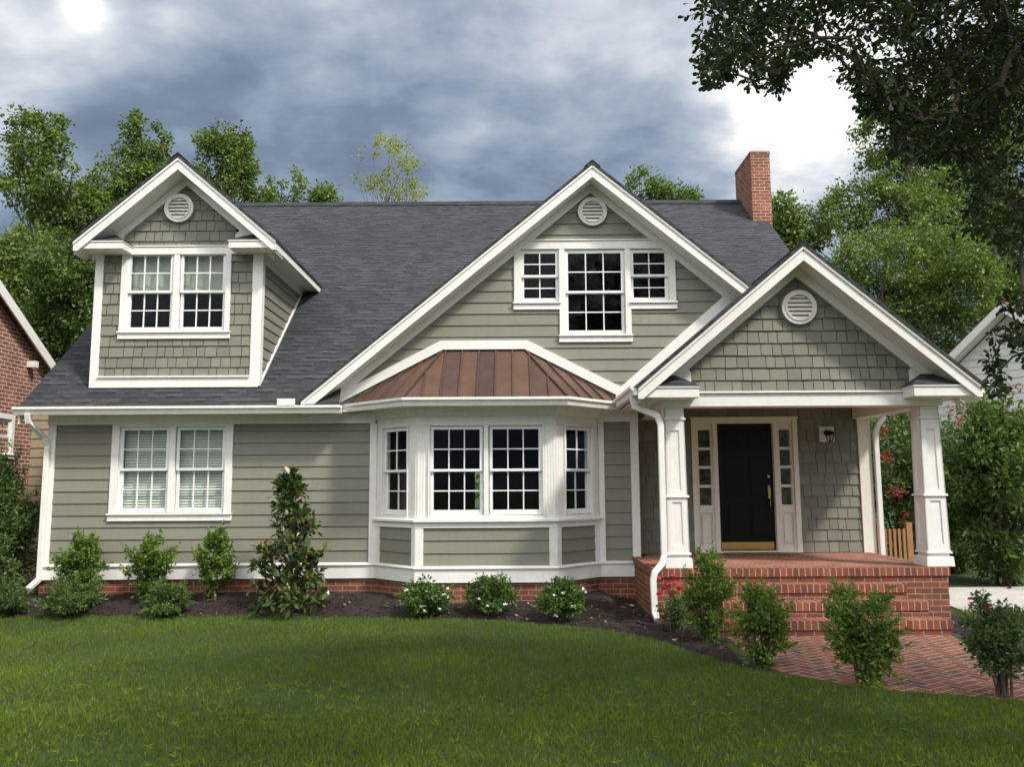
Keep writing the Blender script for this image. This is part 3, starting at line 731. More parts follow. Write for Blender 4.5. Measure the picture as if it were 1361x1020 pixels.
for a, b in ((E0, E1), (E1, E2), (E2, E3)): mb.poly([a, b, b + dn, a + dn])
mb.build('copper_roof', M['copper'], bay)
# white band on the facade above the copper
mb = MB(); bw = .125
pts_i = [(-2.66, 2.97), (-1.05, 3.805), (.20, 3.805), (1.72, 3.02)]; pts_o = [(-2.66, 3.12), (-1.09, 3.94), (.24, 3.94), (1.72, 3.18)]
for i in range(3): WF.plate(mb, [pts_i[i], pts_i[i + 1], pts_o[i + 1], pts_o[i]], 0, .062)
mb.build('flashing_band', M['trim'], bay)
# gutters
GP = [(0, 0), (0, -.115), (.07, -.115), (.088, -.06), (.118, -.035), (.118, 0.0), (.106, 0.0), (.106, -.03), (.012, -.03), (.012, 0)]
def gutter(path, label=None):
    mb = MB(); mb.sweep(path, GP); return mb.build('gutter', M['trim'], house)
gl = gutter([(XL - .03, 12.115, 2.925), (-2.50, 12.115, 2.925)])
mb = MB(); mb.box(-3.42, -3.16, 11.99, 12.0, 2.92, 3.02); mb.box(-3.42, -3.40, 12.0, 12.1, 2.92, 3.02); mb.build('splash_guard', M['trim'], gl)
gutter([(-2.48, 12.43, 2.965), (-1.48, 11.50, 2.965), (.74, 11.50, 2.965), (1.64, 12.43, 2.965)])
mb = MB(); mb.sweep([(-2.40, WY - .02, 2.86), (-1.46, 11.56, 2.86), (.72, 11.56, 2.86), (1.6, WY - .02, 2.86)], [(-.6, 0), (.0, 0), (.0, .0), (-.0, .085), (-.04, .085), (-.6, .085)]) if False else None
mb = MB(); mb.prism([(-2.38, WY - .03, 2.866), (-1.47, 11.53, 2.866), (.73, 11.53, 2.866), (1.58, WY - .03, 2.866)], (0, 0, .03)); mb.build('bay_soffit', M['trim'], bay)
# ---- downspouts
DPROF = [(-.038, -.03), (.038, -.03), (.038, .03), (-.038, .03)]
def downspout(path, up=(0, 1, 0)):
    mb = MB(); mb.sweep(path, DPROF, up=up); return mb.build('downspout', M['trim'], house, bevel=.006)
downspout([(-7.07, 12.04, 2.83), (-7.07, 12.08, 2.70), (-6.99, 12.36, 2.50), (-6.965, 12.43, 2.38), (-6.965, 12.43, .42), (-6.99, 12.2, .30)])

# ---- porch
PXL, PXR, PFY = 1.77, 5.48, 10.6
mb = MB(); mb.box(PXL + .02, PXR - .02, PFY + .02, 12.98, -.3, FLOOR - .1)
porch = mb.build('porch', M['brick'], house)
mb = MB(); mb.box(PXL, PXR, PFY, PFY + .21, FLOOR - .1, FLOOR); mb.box(PXL, PXL + .21, PFY + .212, 12.48, FLOOR - .1, FLOOR - .002); mb.box(PXR - .21, PXR, PFY + .212, 12.98, FLOOR - .1, FLOOR - .002)
mb.build('coping', M['rowlock'], porch)
mb = MB(); mb.box(PXL + .212, PXR - .212, PFY + .212, 12.99, FLOOR - .1, FLOOR - .004); mb.build('porch_floor', M['floor'], porch)
for i, (xa, xb, y0, zt) in enumerate(((2.62, 4.80, PFY - .27, .52), (2.48, 4.93, PFY - .54, .345), (2.34, 5.06, PFY - .80, .172))):
    mb = MB(); y1 = PFY + .018 if i == 0 else PFY - .27 * i + .03
    mb.box(xa + .01, xb - .01, y0 + .015, PFY + .01 - .002 * i, -.2, zt - .1)
    s_ = mb.build('step', M['brick'], porch)
    mb = MB(); mb.box(xa, xb, y0, PFY - .27 * i - .002 + (.0 if i == 0 else .014), zt - .1, zt); mb.build('tread', M['rowlock'], s_)
# shingle wall by the door
DOORW = (2.80, 4.46, FLOOR, 2.76)
mb = MB(); siding(mb, DF, [(1.88, .68), (5.42, .68), (5.42, 3.0), (1.88, 3.0)], [DOORW], expo=.172, w_start=.70, shake=True)
sw = mb.build('shingle_wall', M['shake'], house)
mb = MB(); DF.box(mb, 5.40, 5.60, .55, 2.76, -.1, .045); mb.build('corner_board', M['warm_trim'], sw, bevel=.004)
# porch gable
mb = MB()
q = lambda u: (PX + u)
siding(mb, PF, [(q(-1.44), 2.93), (q(1.46), 2.93), (q(1.46), 3.26), (q(0.02), 4.50), (q(-1.44), 3.28)], expo=.163, w_start=2.93, shake=True)
pg = mb.build('porch_gable', M['shake'], house)
prf = gable(house, PX, PZ, PH, PS, 10.35, PY, 14.4, 13.3, board=.19, frz=.14)
prf['label'] = 'gable roof over the brick porch'
mb = MB(); PF.box(mb, 1.98, 5.58, 2.745, 2.915, -.24, .03); PF.box(mb, q(-1.50), q(1.50), 2.915, 2.94, -.02, .06)
mb.build('porch_beam', M['trim'], pg, bevel=.004)
# corner blocks closing the gable ends behind the returns
mb = MB()
PF.plate(mb, [(1.70, 2.917), (q(-1.42), 2.917), (q(-1.42), 3.20), (q(-1.54), 3.33), (1.72, 3.02)], 0, .034); mb.build('gable_corner', M['trim'], pg); mb = MB()
PF.plate(mb, [(q(1.42), 2.917), (5.82, 2.917), (5.80, 3.02), (q(1.54), 3.33), (q(1.42), 3.20)], 0, .034); mb.build('gable_corner', M['trim'], pg)
for xa, xb in ((1.99, 2.24), (5.33, 5.58)):
    mb = MB(); mb.box(xa, xb, PY + .242, 12.96, 2.745, 2.95); mb.build('side_beam', M['warm_trim'], pg, bevel=.004)
mb = MB(); mb.box(1.9, 5.5, PY + .25, 12.98, 2.955, 2.98); mb.build('porch_ceiling', M['warm_trim'], pg)
for xa, xb, yb in ((1.62, 1.97, 12.4), (5.6, 5.9, 13.2)):
    mb = MB(); mb.box(xa, xb, PY - .02, yb, 2.84, 2.86); mb.build('side_soffit', M['trim'], pg)
eave_return(PX - PH + .02, 2.36, 2.835, 2.955, 10.35, PY, pg, 1); eave_return(5.07, PX + PH - .02, 2.835, 2.955, 10.35, PY, pg, -1)
gutter([(1.605, 12.3, 2.985), (1.605, 10.36, 2.985)])
gutter([(5.895, 10.36, 2.985), (5.895, 13.2, 2.985)])
downspout([(1.545, 10.62, 2.87), (1.58, 10.62, 2.74), (1.86, 10.60, 2.62), (1.90, 10.60, 2.5), (1.895, 10.58, .86), (1.86, 10.56, .76), (1.755, 10.5, .66), (1.735, 10.5, .56), (1.745, 10.5, .18), (1.76, 10.38, .10)])
downspout([(5.85, 13.02, 2.86), (5.83, 13.0, 2.76), (5.72, 12.93, 2.66), (5.66, 12.92, 2.52), (5.66, 12.92, .2)])
# tapered panelled columns
def column(cx, cy, h0, h1):
    z0, z1 = FLOOR, 2.745
    hw = lambda z: h0 + (h1 - h0) * (z - z0) / (z1 - z0)
    mb = MB(); ins = .014
    def ringbox(za, zb, ea, eb):
        A = [Vector((cx + sx * (hw(za) + ea), cy + sy * (hw(za) + ea), za)) for sx, sy in ((-1, -1), (1, -1), (1, 1), (-1, 1))]
        B = [Vector((cx + sx * (hw(zb) + eb), cy + sy * (hw(zb) + eb), zb)) for sx, sy in ((-1, -1), (1, -1), (1, 1), (-1, 1))]
        for i in range(4):
            j = (i + 1) % 4; mb.poly([A[i], A[j], B[j], B[i]])
        mb.poly(A[::-1]); mb.poly(B)
    ringbox(z0, z1, -ins, -ins)
    for k in range(4):
        c, s = (1, 0), (0, 1)
        ca, sa = [(1, 0), (0, 1), (-1, 0), (0, -1)][k]
        def P(u, z, d):  # face k: outward (sa? ) rotate (u,-d)
            x, y = u, -(hw(z) + d); return Vector((cx + x * ca - y * sa, cy + x * sa + y * ca, z))
        def strip(u0f, u1f, za, zb):
            pts = [P(u0f(za), za, 0), P(u1f(za), za, 0), P(u1f(zb), zb, 0), P(u0f(zb), zb, 0)]
            mb.poly(pts)
            back = [P(u0f(za), za, -ins), P(u1f(za), za, -ins), P(u1f(zb), zb, -ins), P(u0f(zb), zb, -ins)]
            for i in range(4):
                j = (i + 1) % 4; mb.poly([pts[j], pts[i], back[i], back[j]])
        st = .075
        strip(lambda z: -hw(z), lambda z: -hw(z) + st, z0 + .16, z1); strip(lambda z: hw(z) - st, lambda z: hw(z), z0 + .16, z1)
        for za, zb in ((z0 + .16, z0 + .28), (1.52, 1.66), (2.44, z1)):
            strip(lambda z: -hw(z) + st, lambda z: hw(z) - st, za, zb)
    col = mb.build('porch_column', M['trim'], house)
    mb2 = mb
    for nm, za, zb, ea, eb in (('column_base', z0 + .001, z0 + .125, .028, .022), ('base_moulding', z0 + .16, z0 + .19, .016, .016), ('column_band', 1.575, 1.605, .02, .02), ('column_cap', 2.575, 2.6, .016, .016)):
        mb = MB(); A = hw(za) + ea; B = hw(zb) + eb
        P4 = lambda h, z: [(cx - h, cy - h, z), (cx + h, cy - h, z), (cx + h, cy + h, z), (cx - h, cy + h, z)]
        a, b = P4(A, za), P4(B, zb)
        for i in range(4):
            j = (i + 1) % 4; mb.poly([a[i], a[j], b[j], b[i]])
        mb.poly(a[::-1]); mb.poly(b); mb.build(nm, M['trim'], col, bevel=.004)
column(2.105, 10.86, .145, .125); column(5.415, 10.86, .15, .125)

# front door and sidelights
mb = MB()
for a, b, c, d in ((2.80, 2.88, FLOOR, 2.76), (4.38, 4.46, FLOOR, 2.76), (2.88, 4.38, 2.69, 2.76), (3.13, 3.205, FLOOR, 2.69), (4.075, 4.15, FLOOR, 2.69)):
    DF.box(mb, a, b, c, d, -.1, .04)
DF.box(mb, 2.79, 4.47, 2.76, 2.79, -.02, .06); DF.box(mb, 2.88, 4.38, FLOOR, FLOOR + .03, -.1, .05)
mb.build('door_frame', M['warm_trim'], house, bevel=.004)
for k, (a, b) in enumerate(((2.88, 3.13), (4.15, 4.38))):
    mb = MB(); g0, g1 = a + .03, b - .03
    DF.box(mb, a, g0, .72, 2.69, -.08, .0); DF.box(mb, g1, b, .72, 2.69, -.08, .0)
    zs = [1.42 + i * .2925 for i in range(5)]
    DF.box(mb, g0, g1, .72, .80, -.08, -.001); DF.box(mb, g0, g1, 1.30, 1.42, -.08, -.001); DF.box(mb, g0, g1, 2.59, 2.69, -.08, -.001)
    for z in zs[1:-1]: DF.box(mb, g0, g1, z - .022, z + .022, -.08, -.002)
    DF.box(mb, g0, g1, .80, 1.30, -.08, -.03); DF.box(mb, g0 + .03, g1 - .03, .84, 1.26, -.03, -.012)
    sd = mb.build('sidelight', M['warm_trim'], house, bevel=.003)
    mb = MB()
    mb.poly([DF.P(g0, 1.42, -.04), DF.P(g1, 1.42, -.04), DF.P(g1, 2.59, -.04), DF.P(g0, 2.59, -.04)]); mb.build('pane', M['glass'], sd)
    mb = MB(); mb.poly([DF.P(g0, 1.42, -.075), DF.P(g1, 1.42, -.075), DF.P(g1, 2.59, -.075), DF.P(g0, 2.59, -.075)]); mb.build('curtain_or_sheen', M['pane_sheen'], sd)  # sheet behind the glass, pane reflections painted into its colour
mb = MB(); a, b = 3.205, 4.075; DF.box(mb, a, b, .72, 2.69, -.09, -.045)
for (u0, u1) in ((a + .11, (a + b) / 2 - .05), ((a + b) / 2 + .05, b - .11)):
    for (w0, w1) in ((.95, 1.42), (1.55, 2.18), (2.30, 2.58)):
        DF.box(mb, u0, u1, w0, w1, -.045, -.04); DF.box(mb, u0 + .03, u1 - .03, w0 + .03, w1 - .03, -.04, -.03)
door = mb.build('front_door', M['door'], house, bevel=.004)
mb = MB(); DF.box(mb, a + .03, b - .03, .735, .85, -.0445, -.038); mb.build('kick_plate', M['brass'], door)
mb = MB(); hx = b - .075
DF.box(mb, hx - .014, hx + .014, 1.52, 1.72, -.0445, -.038); DF.box(mb, hx - .006, hx + .006, 1.385, 1.40, -.0445, .005)
mb.tube([DF.P(hx, 1.70, -.04), DF.P(hx, 1.69, .015), DF.P(hx, 1.6, .03), DF.P(hx, 1.48, .02), DF.P(hx, 1.39, .01)], [.007] * 5, 8); mb.build('door_handle', M['brass'], door)
mb = MB(); mb.tube([DF.P(hx, 1.86, -.045), DF.P(hx, 1.86, -.02)], [.022, .019], 16); mb.build('deadbolt', M['brass'], door)

# ================================================================== small things at the porch
lamp = thing('wall_lamp', (4.92, 13.0, 2.5), 'small black lantern on a pale square plate beside the front door', 'lamp')
mb = MB(); DF.box(mb, 4.805, 5.035, 2.39, 2.63, .018, .04); mb.build('mounting_plate', M['trim'], lamp, bevel=.004)
mb = MB(); mb.tube([(4.92, 12.96, 2.53), (4.92, 12.93, 2.53)], [.05, .045], 14); mb.tube([(4.92, 12.94, 2.53), (4.92, 12.87, 2.56), (4.92, 12.84, 2.53)], [.012] * 3, 8)
mb.tube([(4.92, 12.84, 2.56), (4.92, 12.84, 2.545), (4.92, 12.84, 2.50), (4.92, 12.84, 2.49)], [.012, .065, .075, .07], 12)
mb.tube([(4.92, 12.84, 2.40), (4.92, 12.84, 2.385)], [.05, .03], 12)
for k in range(6):
    aa = k * math.pi / 3; mb.tube([(4.92 + .06 * math.cos(aa), 12.84 + .06 * math.sin(aa), 2.49), (4.92 + .045 * math.cos(aa), 12.84 + .045 * math.sin(aa), 2.40)], [.006, .006], 5)
mb.build('lantern', M['blackmetal'], lamp)
mb = MB(); mb.tube([(4.92, 12.84, 2.402), (4.92, 12.84, 2.488)], [.04, .052], 12); mb.build('lamp_glass', M['glass'], lamp)
mb = MB(); mb.box(3.2, 4.08, 12.42, 12.86, FLOOR - .003, FLOOR + .014); mb.box(3.23, 4.05, 12.45, 12.83, FLOOR + .0141, FLOOR + .02)
tag(mb.build('doormat', M['mat'], None), 'flat brown coir mat on the brick floor before the black door', 'doormat')
gt = thing('garden_gate', (6.0, 13.4, 0), 'short honey-coloured timber gate with upright slats beyond the porch', 'gate')
mb = MB()
for x in (5.80, 6.27): mb.box(x, x + .09, 13.38, 13.47, 0, 1.12)
mb.build('post', M['wood'], gt)
mb = MB(); mb.box(5.89, 6.27, 13.40, 13.44, .92, 1.0); mb.box(5.89, 6.27, 13.40, 13.44, .25, .33)
for i in range(5): mb.box(5.90 + i * .075, 5.94 + i * .075, 13.37, 13.398, .2, 1.02)
mb.build('slat_panel', M['wood'], gt)

# ================================================================== ground
def lawn_edge(x):
    xs = [-30, -9.5, -7, -2.5, -.8, .17, 1.07, 1.59, 1.85, 2.12, 2.34, 2.89, 3.22, 3.9, 5.2, 7, 30]
    ys = [12.0, 11.85, 11.62, 11.38, 11.1, 10.75, 10.25, 9.6, 8.9, 8.2, 7.8, 7.42, 7.2, 6.92, 6.3, 5.6, 3.5]
    return np.interp(x, xs, ys)
PATH = [(2.45, 9.9), (2.42, 9.0), (2.36, 8.4), (2.50, 7.95), (2.89, 7.5), (3.22, 7.27), (3.9, 7.0), (5.2, 6.4), (7.0, 5.7), (7.6, 7.0), (6.0, 7.3), (5.05, 7.75), (4.75, 8.35), (4.85, 9.1), (5.05, 9.9)]
def in_poly(x, y, poly):
    ins = np.zeros_like(x, dtype=bool)
    for i in range(len(poly)):
        (x0, y0), (x1, y1) = poly[i - 1], poly[i]
        c = ((y0 > y) != (y1 > y)) & (x < (x1 - x0) * (y - y0) / ((y1 - y0) if y1 != y0 else 1e-9) + x0); ins ^= c
    return ins
def dist_poly(x, y, poly):
    d = np.full_like(x, 9e9)
    for i in range(len(poly)):
        a = np.array(poly[i - 1]); b = np.array(poly[i]); ab = b - a
        t = np.clip(((x - a[0]) * ab[0] + (y - a[1]) * ab[1]) / (ab @ ab), 0, 1)
        d = np.minimum(d, np.hypot(x - a[0] - t * ab[0], y - a[1] - t * ab[1]))
    return d
def mulch_h(x, y):
    d = y - lawn_edge(x)
    h = -.05 + .075 * np.clip(d / .25, 0, 1)
    h = h + np.clip((y - 11.2) / 1.1, 0, 1) * .17 * np.clip((1.9 - x) / .6, 0, 1)
    h = h + .012 * np.sin(x * 5.1 + y * 3.3) + .010 * np.sin(x * 11 - y * 9)
    sd = np.where(in_poly(x, y, PATH), -1, 1) * dist_poly(x, y, PATH)
    return np.where(sd < .16, np.minimum(h, -.04 + np.clip(sd, -.1, .16) * .35), h)
def grid_mesh(name, x0, x1, y0, y1, step, hf, mat, keep=None):
    nx, ny = int((x1 - x0) / step) + 1, int((y1 - y0) / step) + 1
    X, Y = np.meshgrid(np.linspace(x0, x1, nx), np.linspace(y0, y1, ny)); Z = hf(X, Y) if callable(hf) else np.full_like(X, hf)
    idx = np.arange(nx * ny).reshape(ny, nx)
    f = np.stack([idx[:-1, :-1], idx[:-1, 1:], idx[1:, 1:], idx[1:, :-1]], -1).reshape(-1, 4)
    if keep is not None:
        k = keep(X, Y).ravel(); f = f[k[f].all(1)]
    me = bpy.data.meshes.new(name); me.from_pydata(np.stack([X, Y, Z], -1).reshape(-1, 3).tolist(), [], f.tolist()); me.materials.append(mat); me.shade_smooth()
    o = bpy.data.objects.new(name, me); COL.objects.link(o); return o
tag(grid_mesh('ground', -300, 300, -200, 300, 20, -.35, M['soil']), kind='structure')
tag(grid_mesh('lawn', -30, 30, -12, 20, .5, 0.0, M['soil']), kind='structure')
tag(grid_mesh('mulch_bed', -9.6, 6.4, 6.3, 12.7, .06, mulch_h, M['mulch'],
    lambda X, Y: (Y > lawn_edge(X) - .12) & ((X < 2.6) | ((Y < 11.6) & (X < 5.75 + .0 * Y)))), kind='structure')

# brick path: herringbone of real bricks over a mortar bed
pm = mat_flat('path_brick', (0.27, 0.085, 0.05), .85, 0, .3, 30)
def path_mat():
    m, N, L, b = new_mat('path_brick_tones'); t = _tint(N)
    c = _ramp(N, L, t, [(0, (.085, .055, .05)), (.2, (.16, .062, .043)), (.55, (.215, .070, .042)), (1, (.29, .105, .06))])
    f = _noise(N, L, 40, 5); c = _mixc(N, L, 1.0, c, _ramp(N, L, f, [(.3, (.7,) * 3), (.7, (1.2,) * 3)]), 'MULTIPLY')
    L.new(c, b.inputs['Base Color']); b.inputs['Roughness'].default_value = .85; _bump(N, L, f, b, .5, .006); return m
mb = MB(); bL, bW, gp = .205, .104, .017
th0 = R(32)
from math import cos, sin, floor
def cconv(sub, cl):
    out = sub
    for i in range(len(cl)):
        (ax, ay), (bx, by) = cl[i - 1], cl[i]; inp = out; out = []
        for k in range(len(inp)):
            p, q_ = inp[k - 1], inp[k]
            dp = (bx - ax) * (p[1] - ay) - (by - ay) * (p[0] - ax); dq = (bx - ax) * (q_[1] - ay) - (by - ay) * (q_[0] - ax)
            if (dp < 0) != (dq < 0):
                t = dp / (dp - dq); out.append((p[0] + (q_[0] - p[0]) * t, p[1] + (q_[1] - p[1]) * t))
            if dq >= 0: out.append(q_)
        if len(out) < 3: return []
    return out
PATHC = PATH if sum(PATH[i - 1][0] * PATH[i][1] - PATH[i][0] * PATH[i - 1][1] for i in range(len(PATH))) > 0 else PATH[::-1]
pa = np.array(PATH)
for i in range(-60, 61):
    for j in range(-90, 91):
        for horiz in (0, 1):
            # herringbone lattice in brick units of bW
            cx0 = (4 * i + j) * bW; cy0 = j * bW
            if horiz: r_ = (cx0, cx0 + 2 * bW, cy0, cy0 + bW)
            else: r_ = (cx0 + 3 * bW, cx0 + 4 * bW, cy0, cy0 + 2 * bW)
            mx, my = (r_[0] + r_[1]) / 2, (r_[2] + r_[3]) / 2
            wx, wy = 3.8 + mx * cos(th0) - my * sin(th0), 8.2 + mx * sin(th0) + my * cos(th0)
            if not (2.0 < wx < 7.8 and 5.4 < wy < 10.2): continue
            a0, a1, b0, b1 = r_[0] + gp / 2, r_[1] - gp / 2, r_[2] + gp / 2, r_[3] - gp / 2
            crn = [(3.8 + x * cos(th0) - y * sin(th0), 8.2 + x * sin(th0) + y * cos(th0)) for x, y in ((a0, b0), (a1, b0), (a1, b1), (a0, b1))]
            c_ = cconv(PATHC, crn)
            if len(c_) < 3: continue
            ar = abs(sum(c_[n - 1][0] * c_[n][1] - c_[n][0] * c_[n - 1][1] for n in range(len(c_)))) / 2
            if ar < 4e-4: continue
            z = .0052 + random.uniform(-.0005, .0006)
            mb.prism([(x, y, z - .03) for x, y in c_], (0, 0, .03))
tag(mb.build('brick_path', path_mat()), kind='structure')
mb = MB(); mb.poly([(x, y, .004) for x, y in PATHC]); o = mb.build('path_mortar', mat_ground('path_mortar', [(.3, (.36, .27, .21)), (.7, (.50, .39, .31))], 8, .4, .004, 60)); tag(o, kind='structure')
mb = MB(); mb.prism([(6.1, 11.55, -.05), (16, 10.6, -.05), (16, 14.2, -.05), (6.4, 14.0, -.05)], (0, 0, .075)); tag(mb.build('driveway', M['concrete']), kind='structure')

# ================================================================== vegetation helpers
OUTLINE = {'diamond': [(0, 0), (.5, 1), (1, 0)], 'oval': [(0, 0), (.28, .8), (.62, .95), (1, 0)], 'spoon': [(0, .06), (.35, .34), (.72, 1), (.93, .8), (1, .25)], 'lance': [(0, 0), (.4, 1), (1, 0)]}
def leaves(name, pos, axis, nrm, size, width, mat, parent, outline='diamond', tint=None, cup=.12):
    """one mesh of many leaf blades; pos/axis/nrm (N,3), size (N,)"""
    n = len(pos); ol = OUTLINE[outline]
    axis = axis / (np.linalg.norm(axis, axis=1, keepdims=True) + 1e-9)
    side = np.cross(axis, nrm); side /= (np.linalg.norm(side, axis=1, keepdims=True) + 1e-9); nn = np.cross(side, axis)
    prof = [(t, w) for t, w in ol] + [(t, -w) for t, w in ol[::-1] if w > 0]
    k = len(prof); V = np.empty((n, k, 3), dtype=np.float32)
    for i, (t, w) in enumerate(prof):
        V[:, i] = pos + axis * (size * t)[:, None] + side * (size * width * .5 * w)[:, None] + nn * (size * cup * (abs(w) * .5 - t * t * .8))[:, None]
    off = np.array(root_of(parent) if parent else (0, 0, 0), dtype=np.float32)
    V = (V - off).reshape(-1, 3)
    me = bpy.data.meshes.new(name); me.vertices.add(n * k); me.vertices.foreach_set('co', V.ravel())
    me.loops.add(n * k); me.loops.foreach_set('vertex_index', np.arange(n * k, dtype=np.int32))
    me.polygons.add(n); me.polygons.foreach_set('loop_start', np.arange(0, n * k, k, dtype=np.int32))
    me.update(calc_edges=True); me.materials.append(mat)
    a = me.attributes.new('tint', 'FLOAT', 'FACE'); a.data.foreach_set('value', (RNG.random(n) if tint is None else tint).astype(np.float32))
    o = bpy.data.objects.new(name, me); COL.objects.link(o)
    if parent: o.parent = parent
    return o
def rdir(n):
    d = RNG.normal(size=(n, 3)); return d / np.linalg.norm(d, axis=1, keepdims=True)
def clump_leaves(clumps, per, flat=.75, shell=.5, out=.8, droop=-.1):
    """clumps (c, r): leaf positions, axes, normals around each"""
    P, A, Nn, T = [], [], [], []
    for c, r in clumps:
        m = max(3, int(per * RNG.uniform(.7, 1.3))); d = rdir(m); rad = r * RNG.random(m) ** shell
        p = np.array(c) + d * rad[:, None] * np.array([1, 1, flat])
        P.append(p); A.append(d * out + rdir(m) * .7 + np.array([0, 0, droop])); Nn.append(rdir(m) * .8 + np.array([0, 0, .9]) + d * .4)
        T.append(np.clip(RNG.random(m) * .55 + RNG.uniform(0, .4), 0, .84))
    return np.concatenate(P), np.concatenate(A), np.concatenate(Nn), np.concatenate(T)
def blob_clumps(blobs, n, rmin, rmax, inner=.75):
    """n clumps spread over ellipsoids (c, (rx,ry,rz)), weighted to the outside"""
    vol = np.array([b[1][0] * b[1][2] for b in blobs]); pr = vol / vol.sum(); out = []
    for k in RNG.choice(len(blobs), n, p=pr):
        c, r = blobs[k]; d = rdir(1)[0]; q = RNG.random() ** (1 / 3 * inner)
        out.append((np.array(c) + d * np.array(r) * q, RNG.uniform(rmin, rmax)))
    return out
def limbs(mb, base, top, r0, clumps, nl, wob=.3, start=.3, r1=.25):
    """tapered trunk with limbs reaching into the crown"""
    base, top = Vector(base), Vector(top); n = 7; path = []; rad = []
    for i in range(n + 1):
        t = i / n; p = base.lerp(top, t) + Vector((random.uniform(-1, 1), random.uniform(-1, 1), 0)) * wob * t * (1 - t * .3) * .5
        path.append(p); rad.append(r0 * (1 - t) ** .8 + r0 * .06 if i else r0 * 1.35)
    mb.tube(path, rad, 8)
    idx = RNG.choice(len(clumps), min(nl, len(clumps)), replace=False)
    for k in idx:
        c = Vector(clumps[k][0]); t = min(.95, max(start, (c.z - base.z) / max(.1, top.z - base.z) - random.uniform(.1, .3)))
        f = t * n; i = min(n - 1, int(f)); s0 = path[i].lerp(path[i + 1], f - i); rr = max(rad[i] * .45 * (1 - .3 * random.random()), r0 * .05)
        mid = s0.lerp(c, .5) + Vector((random.uniform(-1, 1), random.uniform(-1, 1), random.uniform(.0, .6))) * (c - s0).length * .13
        mb.tube([s0, s0.lerp(mid, .5) + Vector((0, 0, .02)), mid, c], [rr, rr * .75, rr * .5, rr * .18], 5)

LEAF = {}
LEAF['far_green'] = mat_leaf('far_green_leaf', (.075, .120, .028), (.20, .275, .072), .32)
LEAF['far_deep'] = mat_leaf('far_deep_leaf', (.045, .086, .020), (.13, .20, .05), .3)
LEAF['lime'] = mat_leaf('lime_leaf', (.20, .23, .03), (.40, .42, .07), .42)
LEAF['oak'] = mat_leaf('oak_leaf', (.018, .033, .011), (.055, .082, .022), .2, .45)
LEAF['box'] = mat_leaf('boxwood_leaf', (.056, .108, .018), (.18, .27, .05), .28, .4)
LEAF['juniper'] = mat_leaf('juniper_needle', (.045, .085, .022), (.125, .195, .055), .22)
LEAF['magnolia'] = mat_leaf('magnolia_leaf', (.03, .058, .016), (.10, .145, .04), .12, .28, (.20, .09, .03))
LEAF['gardenia'] = mat_leaf('gardenia_leaf', (.036, .08, .018), (.11, .19, .036), .2, .35)
LEAF['rose'] = mat_leaf('rose_leaf', (.038, .075, .022), (.11, .17, .05), .22)
LEAF['white_petal'] = mat_flat('white_petal', (.75, .74, .66), .6)
LEAF['red_petal'] = mat_flat('red_petal', (.60, .02, .035), .55, 0, .25)
LEAF['coral_petal'] = mat_leaf('coral_petal', (.20, .05, .04), (.40, .10, .08), .3)
LEAF['pink_petal'] = mat_flat('pink_petal', (.58, .06, .14), .55, 0, .25)
LEAF['dry'] = mat_leaf('dry_leaf', (.16, .09, .045), (.42, .30, .18), .1)
LEAF['grass'] = mat_leaf('grass_blade', (.068, .118, .012), (.185, .248, .034), .34, .7, (.30, .27, .10), .12)

def shrub(name, base, h, w, label, cat, mat, n, size, width=.5, outline='oval', clumps=40, body=(.15, 1.0), stems=9, group=None, flat=.9, crown='foliage', top_w=1.0, bark='bark', cr=(.09, .15), spiky=0.0):
    t = thing(name, base, label, cat, group); bx, by, bz = base; cl = []
    for i in range(clumps):
        d = rdir(1)[0]; q = RNG.random() ** .4
        z01 = (d[2] * q + 1) / 2; zz = bz + h * (body[0] + (body[1] - body[0]) * z01)
        k = w / 2 * (1 + (top_w - 1) * z01) * RNG.uniform(.62, .92)
        cl.append((np.array([bx + d[0] * q * k, by + d[1] * q * k, zz]), w * RNG.uniform(*cr)))
    P, A, Nn, T = clump_leaves(cl, n // clumps, flat, .6, .9, .15)
    if spiky:
        k = RNG.integers(0, len(cl), int(n * spiky)); cc = np.array([cl[i][0] for i in k]); d = cc - np.array([bx, by, bz + h * .3]); d /= np.linalg.norm(d, axis=1, keepdims=True) + 1e-9
        P2 = cc + d * (RNG.random(len(k)) * w * .24)[:, None] + rdir(len(k)) * w * .02
        P = np.concatenate([P, P2]); A = np.concatenate([A, d + rdir(len(k)) * .8]); Nn = np.concatenate([Nn, rdir(len(k))]); T = np.concatenate([T, np.clip(.5 + RNG.random(len(k)) * .34, 0, 1)])
    P[:, 2] = np.maximum(P[:, 2], bz + .01)
    leaves(crown, P, A, Nn, size * RNG.uniform(.65, 1.3, len(P)), width, mat, t, outline, T)
    mb = MB()
    for i in range(stems):
        c = Vector(cl[int(RNG.integers(0, len(cl)))][0]); b0 = Vector(base) + Vector((random.uniform(-1, 1), random.uniform(-1, 1), 0)) * w * .08 - Vector((0, 0, .04))
        mid = b0.lerp(c, .5) + Vector((0, 0, h * .08)); r = .006 + .008 * h
        mb.tube([b0, mid, c], [r, r * .7, r * .25], 5)
    mb.build('stems', M[bark], t)
    return t, cl
def flowers(t, centres, mat, size, petals=7, name='flower'):
    for c in centres:
        d = rdir(petals); d[:, 2] = np.abs(d[:, 2]) * .7
        P = np.repeat(np.array([c]), petals, 0) + d * size * .1
        leaves(name, P, d, np.array([[0, 0, 1.]]) + rdir(petals) * .6, np.full(petals, size), .9, mat, t, 'oval')
def gz(x, y): return float(mulch_h(np.array([x]), np.array([y]))[0])
